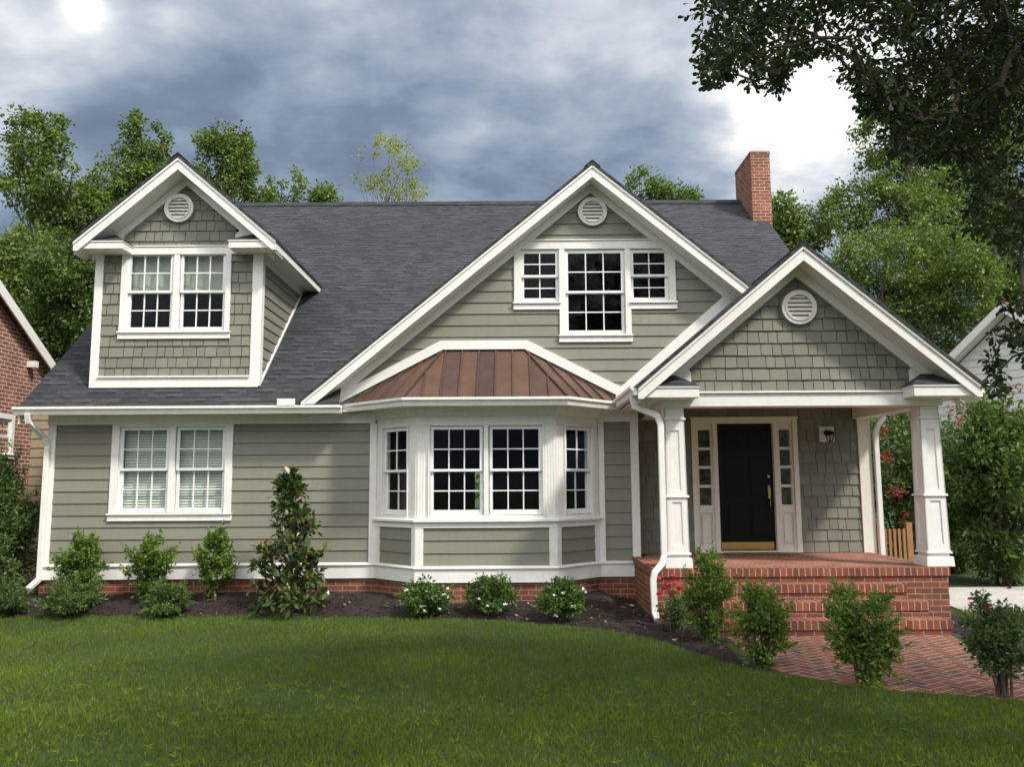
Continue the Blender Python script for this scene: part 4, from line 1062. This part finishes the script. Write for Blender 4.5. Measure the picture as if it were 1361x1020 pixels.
def tree(label, name, Y, blobs_px, leafmat, n_clumps, per, size, base=None, trunk=.25, group=None, cr=(.35, .8), depth=.9, nl=30, cat='tree', bark='bark', width=.55, gap=.75, flat=.75, cull=-.75):
    """crown blobs are given as seen in the photograph and set at their own distance Y"""
    k = Y / F_PX * 1.02; blobs = []
    for (px, py, rx, ry) in blobs_px:
        c = at(px, py, Y); r = rx * k; dy = random.uniform(-.5, .5) * r * depth
        blobs.append(((c.x, c.y + dy, c.z), (r, r * depth, ry * k)))
    bx = base if base is not None else float(np.mean([b[0][0] for b in blobs]))
    t = thing(name, (bx, Y, 0), label, cat, group)
    cl = blob_clumps(blobs, int(n_clumps * 1.35), cr[0] * .8, cr[1] * .85, gap)
    ph = RNG.uniform(0, 6.28, 6)
    def dens(p): return math.sin(p[0] * 1.3 + ph[0] + 1.5 * math.sin(p[2] * .9 + ph[1])) + math.sin(p[2] * 1.7 + ph[2] + math.sin(p[1] * 1.1 + ph[3])) + .6 * math.sin(p[0] * 2.9 + p[2] * 2.3 + ph[4])
    cl = [c for c in cl if dens(c[0]) > cull] + [(np.array(blobs[k_][0]) + rdir(1)[0] * np.array(blobs[k_][1]) * RNG.uniform(.98, 1.3), RNG.uniform(.12, .26) * cr[1] / .8) for k_ in RNG.integers(0, len(blobs), int(n_clumps * .55))]
    P, A, Nn, T = clump_leaves(cl, per * .85, flat)
    P = P + RNG.normal(0, .09, P.shape)
    leaves('crown', P, A, Nn, size * .82 * RNG.uniform(.6, 1.35, len(P)), width, leafmat, t, 'diamond', T)
    top = max(b[0][2] + b[1][2] * .5 for b in blobs); tx = [b for b in blobs if b[0][2] + b[1][2] * .5 == top][0][0][0]
    mb = MB(); limbs(mb, (bx, Y, -.2), (tx, Y, top), trunk, cl, nl, wob=1.0); mb.build('trunk', M[bark], t)
    return t

# ================================================================== plants in the bed
BOXG = 'young upright shrubs against the house wall'
for i, (px, h, w, lab) in enumerate(((105, 1.0, .60, 'dense rounded green shrub by the wall nearest the white corner downspout'),
                                     (200, 1.0, .62, 'loose upright green shrub below the middle of the window with blinds'),
                                     (286, 1.06, .55, 'tall yellow-green shrub by the wall right of the window with blinds'))):
    x = at(px, 770, 12.05).x
    shrub('upright_shrub', (x, 12.05, gz(x, 12.05)), h, w, lab, 'shrub', LEAF['box'], (7000, 5200, 5200)[i], .046, clumps=(80, 64, 64)[i], body=(.06, .93), top_w=1.25, group=BOXG, spiky=.15, cr=((.08, .14), (.07, .12), (.07, .12))[i])
JG = 'low spreading junipers at the bed edge'
for (x, y, h, w, lab) in ((-6.98, 11.55, .5, .66, 'low spreading juniper cut by the left edge of the photo'), (-5.97, 11.5, .52, .84, 'widest low juniper in front of the densest rounded shrub'),
                          (-5.12, 12.0, .42, .42, 'small low juniper squeezed behind the front one near the window'), (-4.68, 11.45, .48, .64, 'rounded low juniper nearest the lawn, left of the magnolia')):
    shrub('juniper', (x, y, gz(x, y)), h, w, lab, 'juniper', LEAF['juniper'], 9000 if w > .6 else 4500, .045, .28, 'lance', 60, (.0, .85), 10, JG, .7, spiky=.3)
# magnolia
def magnolia():
    b = (-3.05, 11.55, gz(-3.05, 11.55)); t = thing('magnolia', b, 'young cone-shaped magnolia with glossy dark leaves and bronze undersides by the wall', 'magnolia tree')
    cl = []; mb = MB(); mb.tube([(b[0], b[1], b[2] - .1), (b[0] + .03, b[1], b[2] + .9), (b[0] + .01, b[1], b[2] + 1.85)], [.03, .022, .006], 8)
    for i in range(130):
        z = RNG.random() ** 1.3; rmax = .53 * (1 - z) ** .8 + .06; a = RNG.random() * 6.283; r = rmax * RNG.random() ** .45 * (.8 if RNG.random() < .3 else 1)
        c = np.array([b[0] + r * math.cos(a), b[1] + r * math.sin(a), b[2] + .08 + z * 1.8]); cl.append((c, .085))
        mb.tube([(b[0], b[1], max(b[2], c[2] - .25)), tuple((np.array([b[0], b[1], c[2] - .1]) + c) / 2), tuple(c)], [.010, .008, .004], 5)
    P, A, Nn, T = clump_leaves(cl, 16, .8, .7, 1.0, .45); T = RNG.random(len(P)) ** 1.1
    leaves('foliage', P, A, Nn, .125 * RNG.uniform(.6, 1.2, len(P)), .42, LEAF['magnolia'], t, 'oval', T, .25); mb.build('trunk', M['bark'], t)
magnolia()
GG = 'white-flowered gardenias before the bay'
for (px, py, w, h, lab) in ((567, 815, .66, .46, 'low gardenia with white blooms below the left side of the bay'), (655, 808, .60, .48, 'low gardenia with few white blooms below the middle of the bay'), (746, 823, .60, .46, 'low gardenia with white blooms nearest the porch')):
    d = ray(px, py); tt = (0.05 - EYE) / d.z; x, y = d.x * tt, min(11.3, d.y * tt)
    t, cl = shrub('gardenia', (x, y, gz(x, y)), h * 1.12, w * 1.22, lab, 'gardenia', LEAF['gardenia'], 4200, .05, .42, 'oval', 44, (.1, .95), 8, GG)
    ctr = np.array([x, y, gz(x, y) + h * .6]); q = [ctr + np.array([math.cos(a) * w * .62 * e_, -w * .42 * math.sqrt(max(.1, 1 - e_ * e_ * .6)), math.sin(a) * h * .5 * e_]) for a, e_ in zip(RNG.uniform(0, 6.28, 9), RNG.uniform(.3, 1, 9))]; flowers(t, q[: 9 if 'few' not in lab else 4], LEAF['white_petal'], .034, 7)
FG = 'upright shrubs along the front path'
for (x, y, h, w, n, lab) in ((2.18, 9.45, 1.0, .66, 6400, 'tall green shrub in front of the left porch column base'), (2.42, 8.3, .84, .62, 6400, 'green shrub at the corner where the brick path meets the mulch'),
                          (3.06, 7.52, .92, .66, 7000, 'green shrub standing mid-path in front of the brick steps')):
    shrub('upright_shrub', (x, y, gz(x, y) if x < 3 else 0.0), h, w, lab, 'shrub', LEAF['box'], n, .038, .5, 'oval', 60, (.04, .95), 14, FG, spiky=.2, top_w=1.2)
t, cl = shrub('rose_bush', (4.02, 7.05, 0), .84, .66, 'rose bush with pink blooms cut by the right edge of the photo', 'rose bush', LEAF['rose'], 5200, .036, .5, 'oval', 56, (.1, 1.0), 12)
flowers(t, [(3.72, 6.9, .80), (3.83, 6.85, .74), (4.06, 6.95, .88)], LEAF['pink_petal'], .028, 8)
t, cl = shrub('rose_bush', (1.93, 10.15, gz(1.93, 10.15)), .52, .52, 'low rose bush with red blooms at the foot of the porch downspout', 'rose bush', LEAF['rose'], 1500, .038, .5, 'oval', 26, (.1, .85), 10)
bp_ = at(888, 780, 10.1)
flowers(t, [tuple(bp_ + Vector(v)) for v in ((0, 0, 0), (.09, 0, .02), (-.07, .03, .07), (.03, .03, -.09), (.13, .02, -.05), (-.05, 0, -.04), (.05, 0, .10), (-.1, 0, -.1))], LEAF['red_petal'], .052, 11)
mb = MB()
for v in ((0, 0, 0), (.05, 0, .01), (-.04, .03, .05)): mb.tube([(1.93, 10.15, .05), tuple((Vector((1.93, 10.15, .3)) + bp_ + Vector(v)) / 2), tuple(bp_ + Vector(v))], [.006, .005, .004], 5)
mb.build('cane', M['bark'], t)
# left edge: dark bush and mixed plant
shrub('evergreen_bush', (-8.05, 12.7, .1), 2.0, 1.9, 'tall dark evergreen bush beside the white corner downspout', 'bush', LEAF['juniper'], 26000, .06, .4, 'lance', 150, (.05, 1.0), 14, spiky=.25)
t, cl = shrub('heather_bush', (-7.45, 11.95, .15), .72, .75, 'low bush with coral-tinged leaves between the dark bush and the juniper', 'bush', LEAF['rose'], 2600, .05, .5, 'oval', 34, (.1, 1.0), 10)
flowers(t, [c + np.array([0, -.1, .03]) for c, r in cl if c[1] < 11.98][:7], LEAF['coral_petal'], .04, 7)

# right side shrubbery beyond the porch; dark leaf colours stand in for tree shade
k = 15.2
shrub('laurel_bush', (at(1335, 700, 14.5).x, 14.5, 0), 3.1, 2.1, 'big broad-leaved laurel bush right of the porch column', 'bush', LEAF['far_deep'], 15000, .095, .42, 'oval', 110, (.05, 1.0), 16, spiky=.15)
shrub('laurel_bush', (at(1270, 720, 16.5).x, 16.5, 0), 2.6, 2.2, 'shaded green laurel bush behind the right porch column', 'bush', LEAF['juniper'], 9000, .1, .42, 'oval', 90, (.05, 1.0), 16)
def crape(px, py, Y, w, h, lab, pts):
    c = at(px, py, Y); t, cl = shrub('crape_myrtle', (c.x, Y, 0), h, w, lab, 'crape myrtle', LEAF['juniper'], 9000, .085, .45, 'oval', 80, (.22, 1.0), 9, cr=(.1, .16))
    for (x, y, r) in pts:
        q = at(x, y, Y - w * .38); P, A, Nn, T = clump_leaves([(np.array(q) + rdir(1)[0] * r * 1.1, r * .5) for _ in range(5)], 15, .8)
        leaves('blossom', P, A, Nn, np.full(len(P), .045), .8, LEAF['coral_petal'], t, 'oval', T)
crape(1195, 620, 15.6, 2.2, 3.3, 'crape myrtle with red blossom seen between the porch posts', [(1178, 600, .14), (1195, 650, .16), (1172, 575, .1), (1205, 690, .1), (1190, 648, .12)])
crape(1300, 575, 17.5, 2.6, 3.6, 'crape myrtle with coral blossom below the white neighbouring gable', [(1292, 540, .16), (1272, 552, .14), (1330, 530, .16), (1348, 518, .12)])

# ================================================================== neighbours
NX = -9.3
nb = thing('brick_house', (-11, 14, 0), 'neighbouring red brick house with a white-edged gable left of the green house', 'house')
def atx(px, py, X):
    d = ray(px, py); t = X / d.x; return Vector((X, d.y * t, EYE + d.z * t))
ne = atx(67, 490, NX); nt_ = atx(0, 391, NX); S_ = (nt_.z - ne.z) / (ne.y - nt_.y); ry_ = ne.y - 4.4; rz_ = ne.z + 4.4 * S_
BF_ = Frame(NX, ry_, R(90))
mb = MB(); mb.prism([(NX, ry_ - 4.1, -.2), (NX, ne.y - .25, -.2), (NX, ne.y - .25, ne.z + .05), (NX, ry_, rz_ - .25), (NX, ry_ - 4.1, ne.z + .05)], (-8, 0, 0)); mb.build('brick_wall', M['nbrick'], nb)
mb = MB()
for s_ in (-1, 1): mb.prism([(NX + .16, ry_, rz_), (NX + .16, ry_ + s_ * 4.4, ne.z), (NX + .16, ry_ + s_ * 4.4, ne.z - .1), (NX + .16, ry_, rz_ - .1)], (-8.4, 0, 0))
nr = mb.build('roof', M['nroof'], nb)
for s_ in (-1, 1):
    mb = MB(); mb.prism([(NX + .19, ry_, rz_ - .02), (NX + .19, ry_ + s_ * 4.4, ne.z - .02), (NX + .19, ry_ + s_ * 4.4, ne.z - .24), (NX + .19, ry_, rz_ - .24)], (-.03, 0, 0)); mb.build('rake_board', M['trim'], nr)
wq, wr = atx(-14, 580, NX), atx(12, 580, NX); zb_, zt_ = atx(4, 603, NX).z, atx(4, 557, NX).z
window(BF_, [(wq.y - ry_, wr.y - ry_, zb_, zt_, 3, 2)], (.09, .09, .09), .06, parent=nb)
fl = atx(38, 484, NX)
mb = MB(); BF_.box(mb, fl.y - ry_ - .06, fl.y - ry_ + .06, fl.z - .07, fl.z + .05, -.02, .16); mb.build('flood_light', M['warm_trim'], nb)
tf = ne.y - .5; sx0, sx1 = at(30, 580, tf).x, at(66, 580, tf).x; TF = Frame(0, tf)
mb = MB(); siding(mb, TF, [(sx0, 0), (sx1, 0), (sx1, 3.3), (sx0, 3.3)], expo=.18)
mb.poly([(sx1, tf, 0), (sx1, tf + 2, 0), (sx1, tf + 2, 3.3), (sx1, tf, 3.3)]); mb.poly([(sx0, tf, 3.3), (sx1, tf, 3.3), (sx1, tf + 2, 3.3), (sx0, tf + 2, 3.3)]); mb.build('siding_wing', M['tan'], nb)

wa = at(1340, 402, 20.0); ang = R(-58)
wh = thing('white_house', (wa.x, wa.y, 0), 'white clapboard house with a brown roof half hidden behind foliage at the right edge', 'house')
HF = Frame(wa.x, wa.y, ang); hs = .8; hh = 2.75
mb = MB(); siding(mb, HF, [(-hh + .3, -.1), (hh - .3, -.1), (hh - .3, wa.z - .3 - hs * (hh - .3)), (0, wa.z - .3), (-hh + .3, wa.z - .3 - hs * (hh - .3))], expo=.19)
bk = -HF.Nn * 8
for u in (-hh + .3, hh - .3):
    a, b = HF.P(u, -.1), HF.P(u, wa.z - .3 - hs * (hh - .3)); mb.poly([a, a + bk, b + bk, b])
mb.build('clapboard_wall', M['white'], wh)
mb = MB()
for s in (-1, 1): mb.prism([HF.P(0, wa.z, .35), HF.P(s * hh, wa.z - hs * hh, .35), HF.P(s * hh, wa.z - hs * hh - .07, .35), HF.P(0, wa.z - .07, .35)], bk * 1.1)
nr = mb.build('roof', M['nroof'], wh)
for s in (-1, 1):
    mb = MB(); mb.prism([HF.P(0, wa.z - .05, .38), HF.P(s * hh, wa.z - hs * hh - .05, .38), HF.P(s * hh, wa.z - hs * hh - .27, .38), HF.P(0, wa.z - .27, .38)], HF.Nn * -.027); mb.build('rake_board', M['trim'], nr)
mb = MB()
for s in (-1, 1): mb.prism([HF.P(0, wa.z - .25, .35), HF.P(s * hh, wa.z - hs * hh - .25, .35), HF.P(s * hh, wa.z - hs * hh - .262, .35), HF.P(0, wa.z - .262, .35)], HF.Nn * -.34)
mb.build('soffit', M['trim'], nr)

# ================================================================== trees
BT = 'trees rising behind the house'
tree('tall leafy tree with a broad crown at the far left above the brick gable', 'broadleaf_tree', 32, [(55, 190, 40, 32), (68, 250, 66, 40), (112, 250, 36, 32), (125, 285, 36, 30), (25, 235, 26, 16), (75, 310, 38, 40)], LEAF['far_green'], 150, 95, .19, group=BT, cr=(.35, .75), trunk=.3)
tree('slim tree with a rounded top just left of the dormer peak', 'broadleaf_tree', 34, [(197, 192, 26, 28), (183, 236, 34, 26), (165, 275, 36, 30), (215, 240, 22, 22)], LEAF['far_green'], 85, 90, .2, group=BT, trunk=.25)
tree('open-crowned tree rising just right of the dormer peak', 'broadleaf_tree', 33, [(297, 192, 32, 20), (318, 215, 24, 22), (300, 240, 38, 24), (275, 230, 20, 20), (345, 262, 18, 10)], LEAF['far_green'], 90, 90, .19, group=BT, trunk=.25)
tree('small yellow-green treetop over the ridge beside the dormer roof', 'broadleaf_tree', 36, [(383, 248, 22, 18), (372, 265, 24, 14)], LEAF['far_green'], 34, 80, .19, group=BT, trunk=.18)
tree('lowest small treetop peeping over the left part of the ridge', 'broadleaf_tree', 36, [(432, 264, 16, 12)], LEAF['far_green'], 18, 70, .18, group=BT, trunk=.15)
tree('thin wispy yellow-green tree standing alone over the middle of the ridge', 'wispy_tree', 34, [(505, 205, 26, 20), (530, 215, 26, 26), (495, 235, 22, 12), (535, 252, 26, 14), (515, 190, 16, 8)], LEAF['lime'], 60, 42, .15, group=BT, trunk=.14, cr=(.3, .6), nl=40, bark='palebark')
tree('round yellow-green treetop right beside the middle gable slope', 'broadleaf_tree', 35, [(853, 243, 18, 14), (868, 258, 22, 12)], LEAF['far_green'], 30, 80, .18, group=BT, trunk=.18)
tree('flat low treetop over the ridge left of the chimney', 'broadleaf_tree', 35, [(905, 264, 22, 10)], LEAF['far_green'], 18, 75, .18, group=BT, trunk=.16)
tree('green tree showing directly behind the brick chimney', 'broadleaf_tree', 27, [(1040, 285, 20, 24), (1065, 310, 30, 24), (1050, 335, 30, 30)], LEAF['far_green'], 55, 90, .17, group=BT, trunk=.2)
LG = 'trees massed behind the brick neighbour'
tree('bright mid-height tree behind the brick gable at the left edge', 'broadleaf_tree', 27, [(20, 340, 42, 36), (-20, 380, 50, 50), (40, 400, 50, 50)], LEAF['far_green'], 120, 95, .17, group=LG, cr=(.3, .7), cull=-2)
tree('dense green tree between the brick gable and the dormer', 'broadleaf_tree', 25, [(95, 370, 42, 40), (85, 430, 46, 44), (120, 420, 34, 50), (60, 470, 40, 50)], LEAF['far_deep'], 150, 95, .16, group=LG, cr=(.3, .65), cull=-2)
RG = 'trees massed beyond the porch'
tree('airy tree with pale trunk above the porch roof, sky showing through', 'broadleaf_tree', 27, [(1170, 195, 34, 36), (1205, 165, 44, 40), (1225, 235, 48, 50), (1150, 270, 46, 30), (1110, 300, 44, 26), (1200, 310, 60, 50)], LEAF['far_green'], 230, 85, .15, group=RG, trunk=.28, cr=(.3, .7), bark='palebark')
tree('dense bright green tree right above the porch roof slope', 'broadleaf_tree', 24, [(1230, 350, 58, 42), (1160, 345, 50, 34), (1285, 390, 46, 50), (1220, 410, 46, 36)], LEAF['far_green'], 170, 90, .14, group=RG, cr=(.28, .6), cull=-1.5)
tree('tall dark tree at the right edge behind the white house', 'broadleaf_tree', 29, [(1320, 250, 70, 80), (1345, 350, 60, 80), (1275, 280, 56, 66), (1290, 160, 60, 60), (1340, 80, 50, 50), (1290, 380, 60, 50)], LEAF['far_green'], 270, 90, .18, group=RG, trunk=.35, cr=(.35, .8), cull=-1.6)
tree('shaded tree low behind the porch eave corner', 'broadleaf_tree', 26, [(1260, 470, 50, 40), (1300, 500, 50, 40), (1230, 510, 50, 50), (1190, 540, 50, 50), (1330, 470, 40, 40)], LEAF['far_deep'], 170, 90, .13, group=RG, cr=(.25, .5), cull=-2)
hedge = thing('hedge', (13, 22, 0), 'dark evergreen hedge closing the view beyond the driveway', 'hedge')
cl = blob_clumps([((x, 22.5 + .4 * math.sin(x * 2), 1.8), (1.4, 1.1, 2.1)) for x in np.arange(7, 27, 1.6)], 420, .35, .7)
P, A, Nn, T = clump_leaves(cl, 60); leaves('foliage', P, A, Nn, .17 * RNG.uniform(.7, 1.3, len(P)), .55, LEAF['far_deep'], hedge, 'diamond', T)

cl = blob_clumps([((x, 72 + 5 * math.sin(x * .13), 3.2 + 1.2 * math.sin(x * .37)), (5.5, 3, 4.2 + 1.2 * math.sin(x * .61))) for x in np.arange(-95, 96, 7)], 700, .9, 1.8)
P, A, Nn, T = clump_leaves(cl, 45)
tag(leaves('distant_woods', P, A, Nn, .5 * RNG.uniform(.7, 1.3, len(P)), .6, LEAF['far_deep'], None, 'diamond', T), 'low far-off belt of woodland beyond the houses', 'woods', kind='stuff')

# big oak at the right: trunk outside the frame, boughs over the lawn
def oak():
    base = (5.3, 4.0, 0); t = thing('oak_tree', base, 'big dark oak whose leafy boughs hang into the top right of the photo', 'oak tree')
    cl = []
    def region(n, x0, x1, y0, y1, r0, r1):
        for _ in range(n):
            p = at(RNG.uniform(x0, x1), RNG.uniform(y0, y1), RNG.uniform(4.7, 6.6)); cl.append((np.array(p), RNG.uniform(r0, r1)))
    region(60, 925, 1130, -60, 52, .08, .15); region(26, 935, 1060, 45, 85, .06, .11)
    region(7, 930, 975, 85, 108, .05, .08); region(8, 1000, 1045, 80, 112, .05, .08); region(6, 1060, 1115, 60, 78, .05, .08)
    region(110, 1125, 1310, -80, 100, .10, .18); region(34, 1140, 1220, 95, 150, .06, .11); region(40, 1280, 1420, -60, 70, .08, .15)
    region(100, 1225, 1420, 60, 230, .10, .17); region(30, 1180, 1300, 150, 205, .06, .11); region(20, 1270, 1420, 230, 330, .06, .12); region(14, 1345, 1440, 260, 390, .08, .14)
    region(9, 1340, 1400, 390, 500, .05, .08); region(5, 1318, 1350, 430, 520, .04, .06)
    vis = len(cl)
    # the rest of the crown, above and to the right of the frame
    for _ in range(520):
        d = rdir(1)[0]; q = RNG.random() ** .35; p = np.array([5.4, 3.6, 6.6]) + d * q * np.array([4.4, 3.6, 2.6])
        v = Vector(p) - Vector((0, 0, EYE)); zc = v.dot(fwd)
        if zc < 1.8: continue
        px, py = 680.5 + F_PX * v.dot(rt) / zc, 510 - F_PX * v.dot(upv) / zc
        if px < 1400 and py > -50: continue
        tS = (10.5 - p[1]) / -SUN.y; zs = p[2] - SUN.z * tS
        if zs > -1.2 and RNG.random() < .96: continue  # unseen sprays that would shade the house front are left out
        cl.append((p, RNG.uniform(.28, .5)))
    P, A, Nn, T = clump_leaves(cl[:vis], 54, .95, .6, .7, -.25)
    P2, A2, N2, T2 = clump_leaves(cl[vis:], 80, .9, .6, .6, -.35)
    P, A, Nn, T = [np.concatenate(q) for q in ((P, P2), (A, A2), (Nn, N2), (T, T2))]
    sz = np.concatenate([0.056 * RNG.uniform(.55, 1.3, len(P) - len(P2)), .1 * RNG.uniform(.7, 1.2, len(P2))])
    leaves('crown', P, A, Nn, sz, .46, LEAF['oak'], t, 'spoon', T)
    mb = MB(); mb.tube([base[:2] + (-.3,), (5.25, 4.0, 1.5), (5.2, 4.0, 3.2), (5.25, 3.9, 5.0), (5.3, 3.8, 8)], [.42, .34, .3, .24, .08], 12)
    # every spray hangs on the nearest one closer to the trunk
    root = np.array([5.2, 4.0, 4.2]); C3 = np.array([c for c, r in cl[:vis]]); order = np.argsort(np.linalg.norm(C3 - root, axis=1)); done = [root]; par = [-1]; load = [0]
    for n, k in enumerate(order):
        D = np.linalg.norm(np.array(done) - C3[k], axis=1) + np.linalg.norm(np.array(done) - root, axis=1) * .12; j = int(np.argmin(D)); done.append(C3[k]); par.append(j); load.append(1)
    for k in range(len(done) - 1, 0, -1): load[par[k]] += load[k]
    for k in range(1, len(done)):
        a, b = Vector(done[par[k]]), Vector(done[k]); r1 = .0035 + .0019 * math.sqrt(load[k]); m = a.lerp(b, .5) + Vector((0, 0, .03))
        mb.tube([a, m, b], [r1 * 1.25, r1 * 1.1, r1], 5)
    mb.build('trunk', M['bark'], t)
oak()

# ================================================================== grass, mulch chips, leaves
def grass():
    bands = [(4.6, 6.6, 4600), (6.6, 8.6, 3200), (8.6, 12.0, 2300)]
    Pn, H = [], []
    for y0, y1, den in bands:
        xw = y1 * .68 + 1.2; n = int(den * (y1 - y0) * 2 * xw); x = RNG.uniform(-xw, xw, n); y = RNG.uniform(y0, y1, n)
        keep = y < lawn_edge(x) + RNG.normal(0, .025, n) + .03; x, y = x[keep], y[keep]
        Pn.append(np.stack([x, y, np.zeros(len(x))], -1)); H.append(np.full(len(x), .036))
    x = RNG.uniform(5.9, 9.5, 3000); y = RNG.uniform(10.3, 11.5, 3000); Pn.append(np.stack([x, y, np.zeros(3000)], -1)); H.append(np.full(3000, .07))
    P = np.concatenate(Pn); n = len(P)
    patch = .5 + .5 * np.sin(P[:, 0] * 1.7 + 1.3 * np.sin(P[:, 1] * 1.1)) * np.sin(P[:, 1] * 2.1 + np.sin(P[:, 0] * .9))
    h = np.concatenate(H) * RNG.uniform(.55, 1.35, n) * (.9 + .25 * patch)
    A = rdir(n) * .55; A[:, 2] = 1
    T = np.clip(.15 + .35 * patch + RNG.normal(0, .2, n), 0, .84); T = np.where(RNG.random(n) < .025, 1.0, T)
    m = 420; xc = RNG.uniform(-4.5, 4.8, m); yc = RNG.uniform(4.9, 7.6, m) ; kk = yc < lawn_edge(xc) - .05; xc, yc = xc[kk], yc[kk]; m = len(xc); q = 9
    WP = np.repeat(np.stack([xc, yc, np.full(m, .012)], -1), q, 0) + RNG.normal(0, .012, (m * q, 3)) * np.array([1, 1, .2]); WA = rdir(m * q); WA[:, 2] = .55
    P = np.concatenate([P, WP]); A = np.concatenate([A, WA]); h = np.concatenate([h, RNG.uniform(.035, .06, m * q)]); T = np.concatenate([T, np.full(m * q, .84)]); n = len(P)
    o = leaves('grass', P, A, rdir(n) * np.array([1, 1, .1]), h * 1.15, .13, LEAF['grass'], None, 'lance', T, .35)
    tag(o, 'short mown green grass covering the front lawn', 'grass', kind='stuff')
grass()
def scatter(name, n, size, mat, label, cat, area, width=.5, lift=.008):
    x = RNG.uniform(area[0], area[1], n); y = RNG.uniform(area[2], area[3], n)
    k = (y > lawn_edge(x) + .02) & ~in_poly(x, y, PATH) & ((x < 1.75) | (y < 10.45)) & ~((x > 2.3) & (x < 5.1) & (y > 9.7)); x, y = x[k], y[k]
    x0 = y < np.where((x > BX0 - .1) & (x < BX1 + .1), 11.8, 12.45); x, y = x[x0], y[x0]; n = len(x)
    P = np.stack([x, y, mulch_h(x, y) + lift], -1); A = rdir(n); A[:, 2] *= .3
    Nn = rdir(n) * .5; Nn[:, 2] += 1
    tag(leaves(name, P, A, Nn, size * RNG.uniform(.5, 1.4, n), width, mat, None, 'oval'), label, cat, kind='stuff')
scatter('mulch_chips', 26000, .05, mat_leaf('bark_chip', (.014, .010, .009), (.075, .052, .040), 0.0, .8, (.15, .10, .07)), 'dark shredded bark mulch in the flower bed', 'mulch', (-9.4, 5.6, 6.6, 12.5), .3)
scatter('fallen_leaves', 1500, .065, LEAF['dry'], 'dry tan leaves scattered over the mulch', 'fallen leaves', (-9.4, 5.4, 7.0, 12.5), .6, .03)
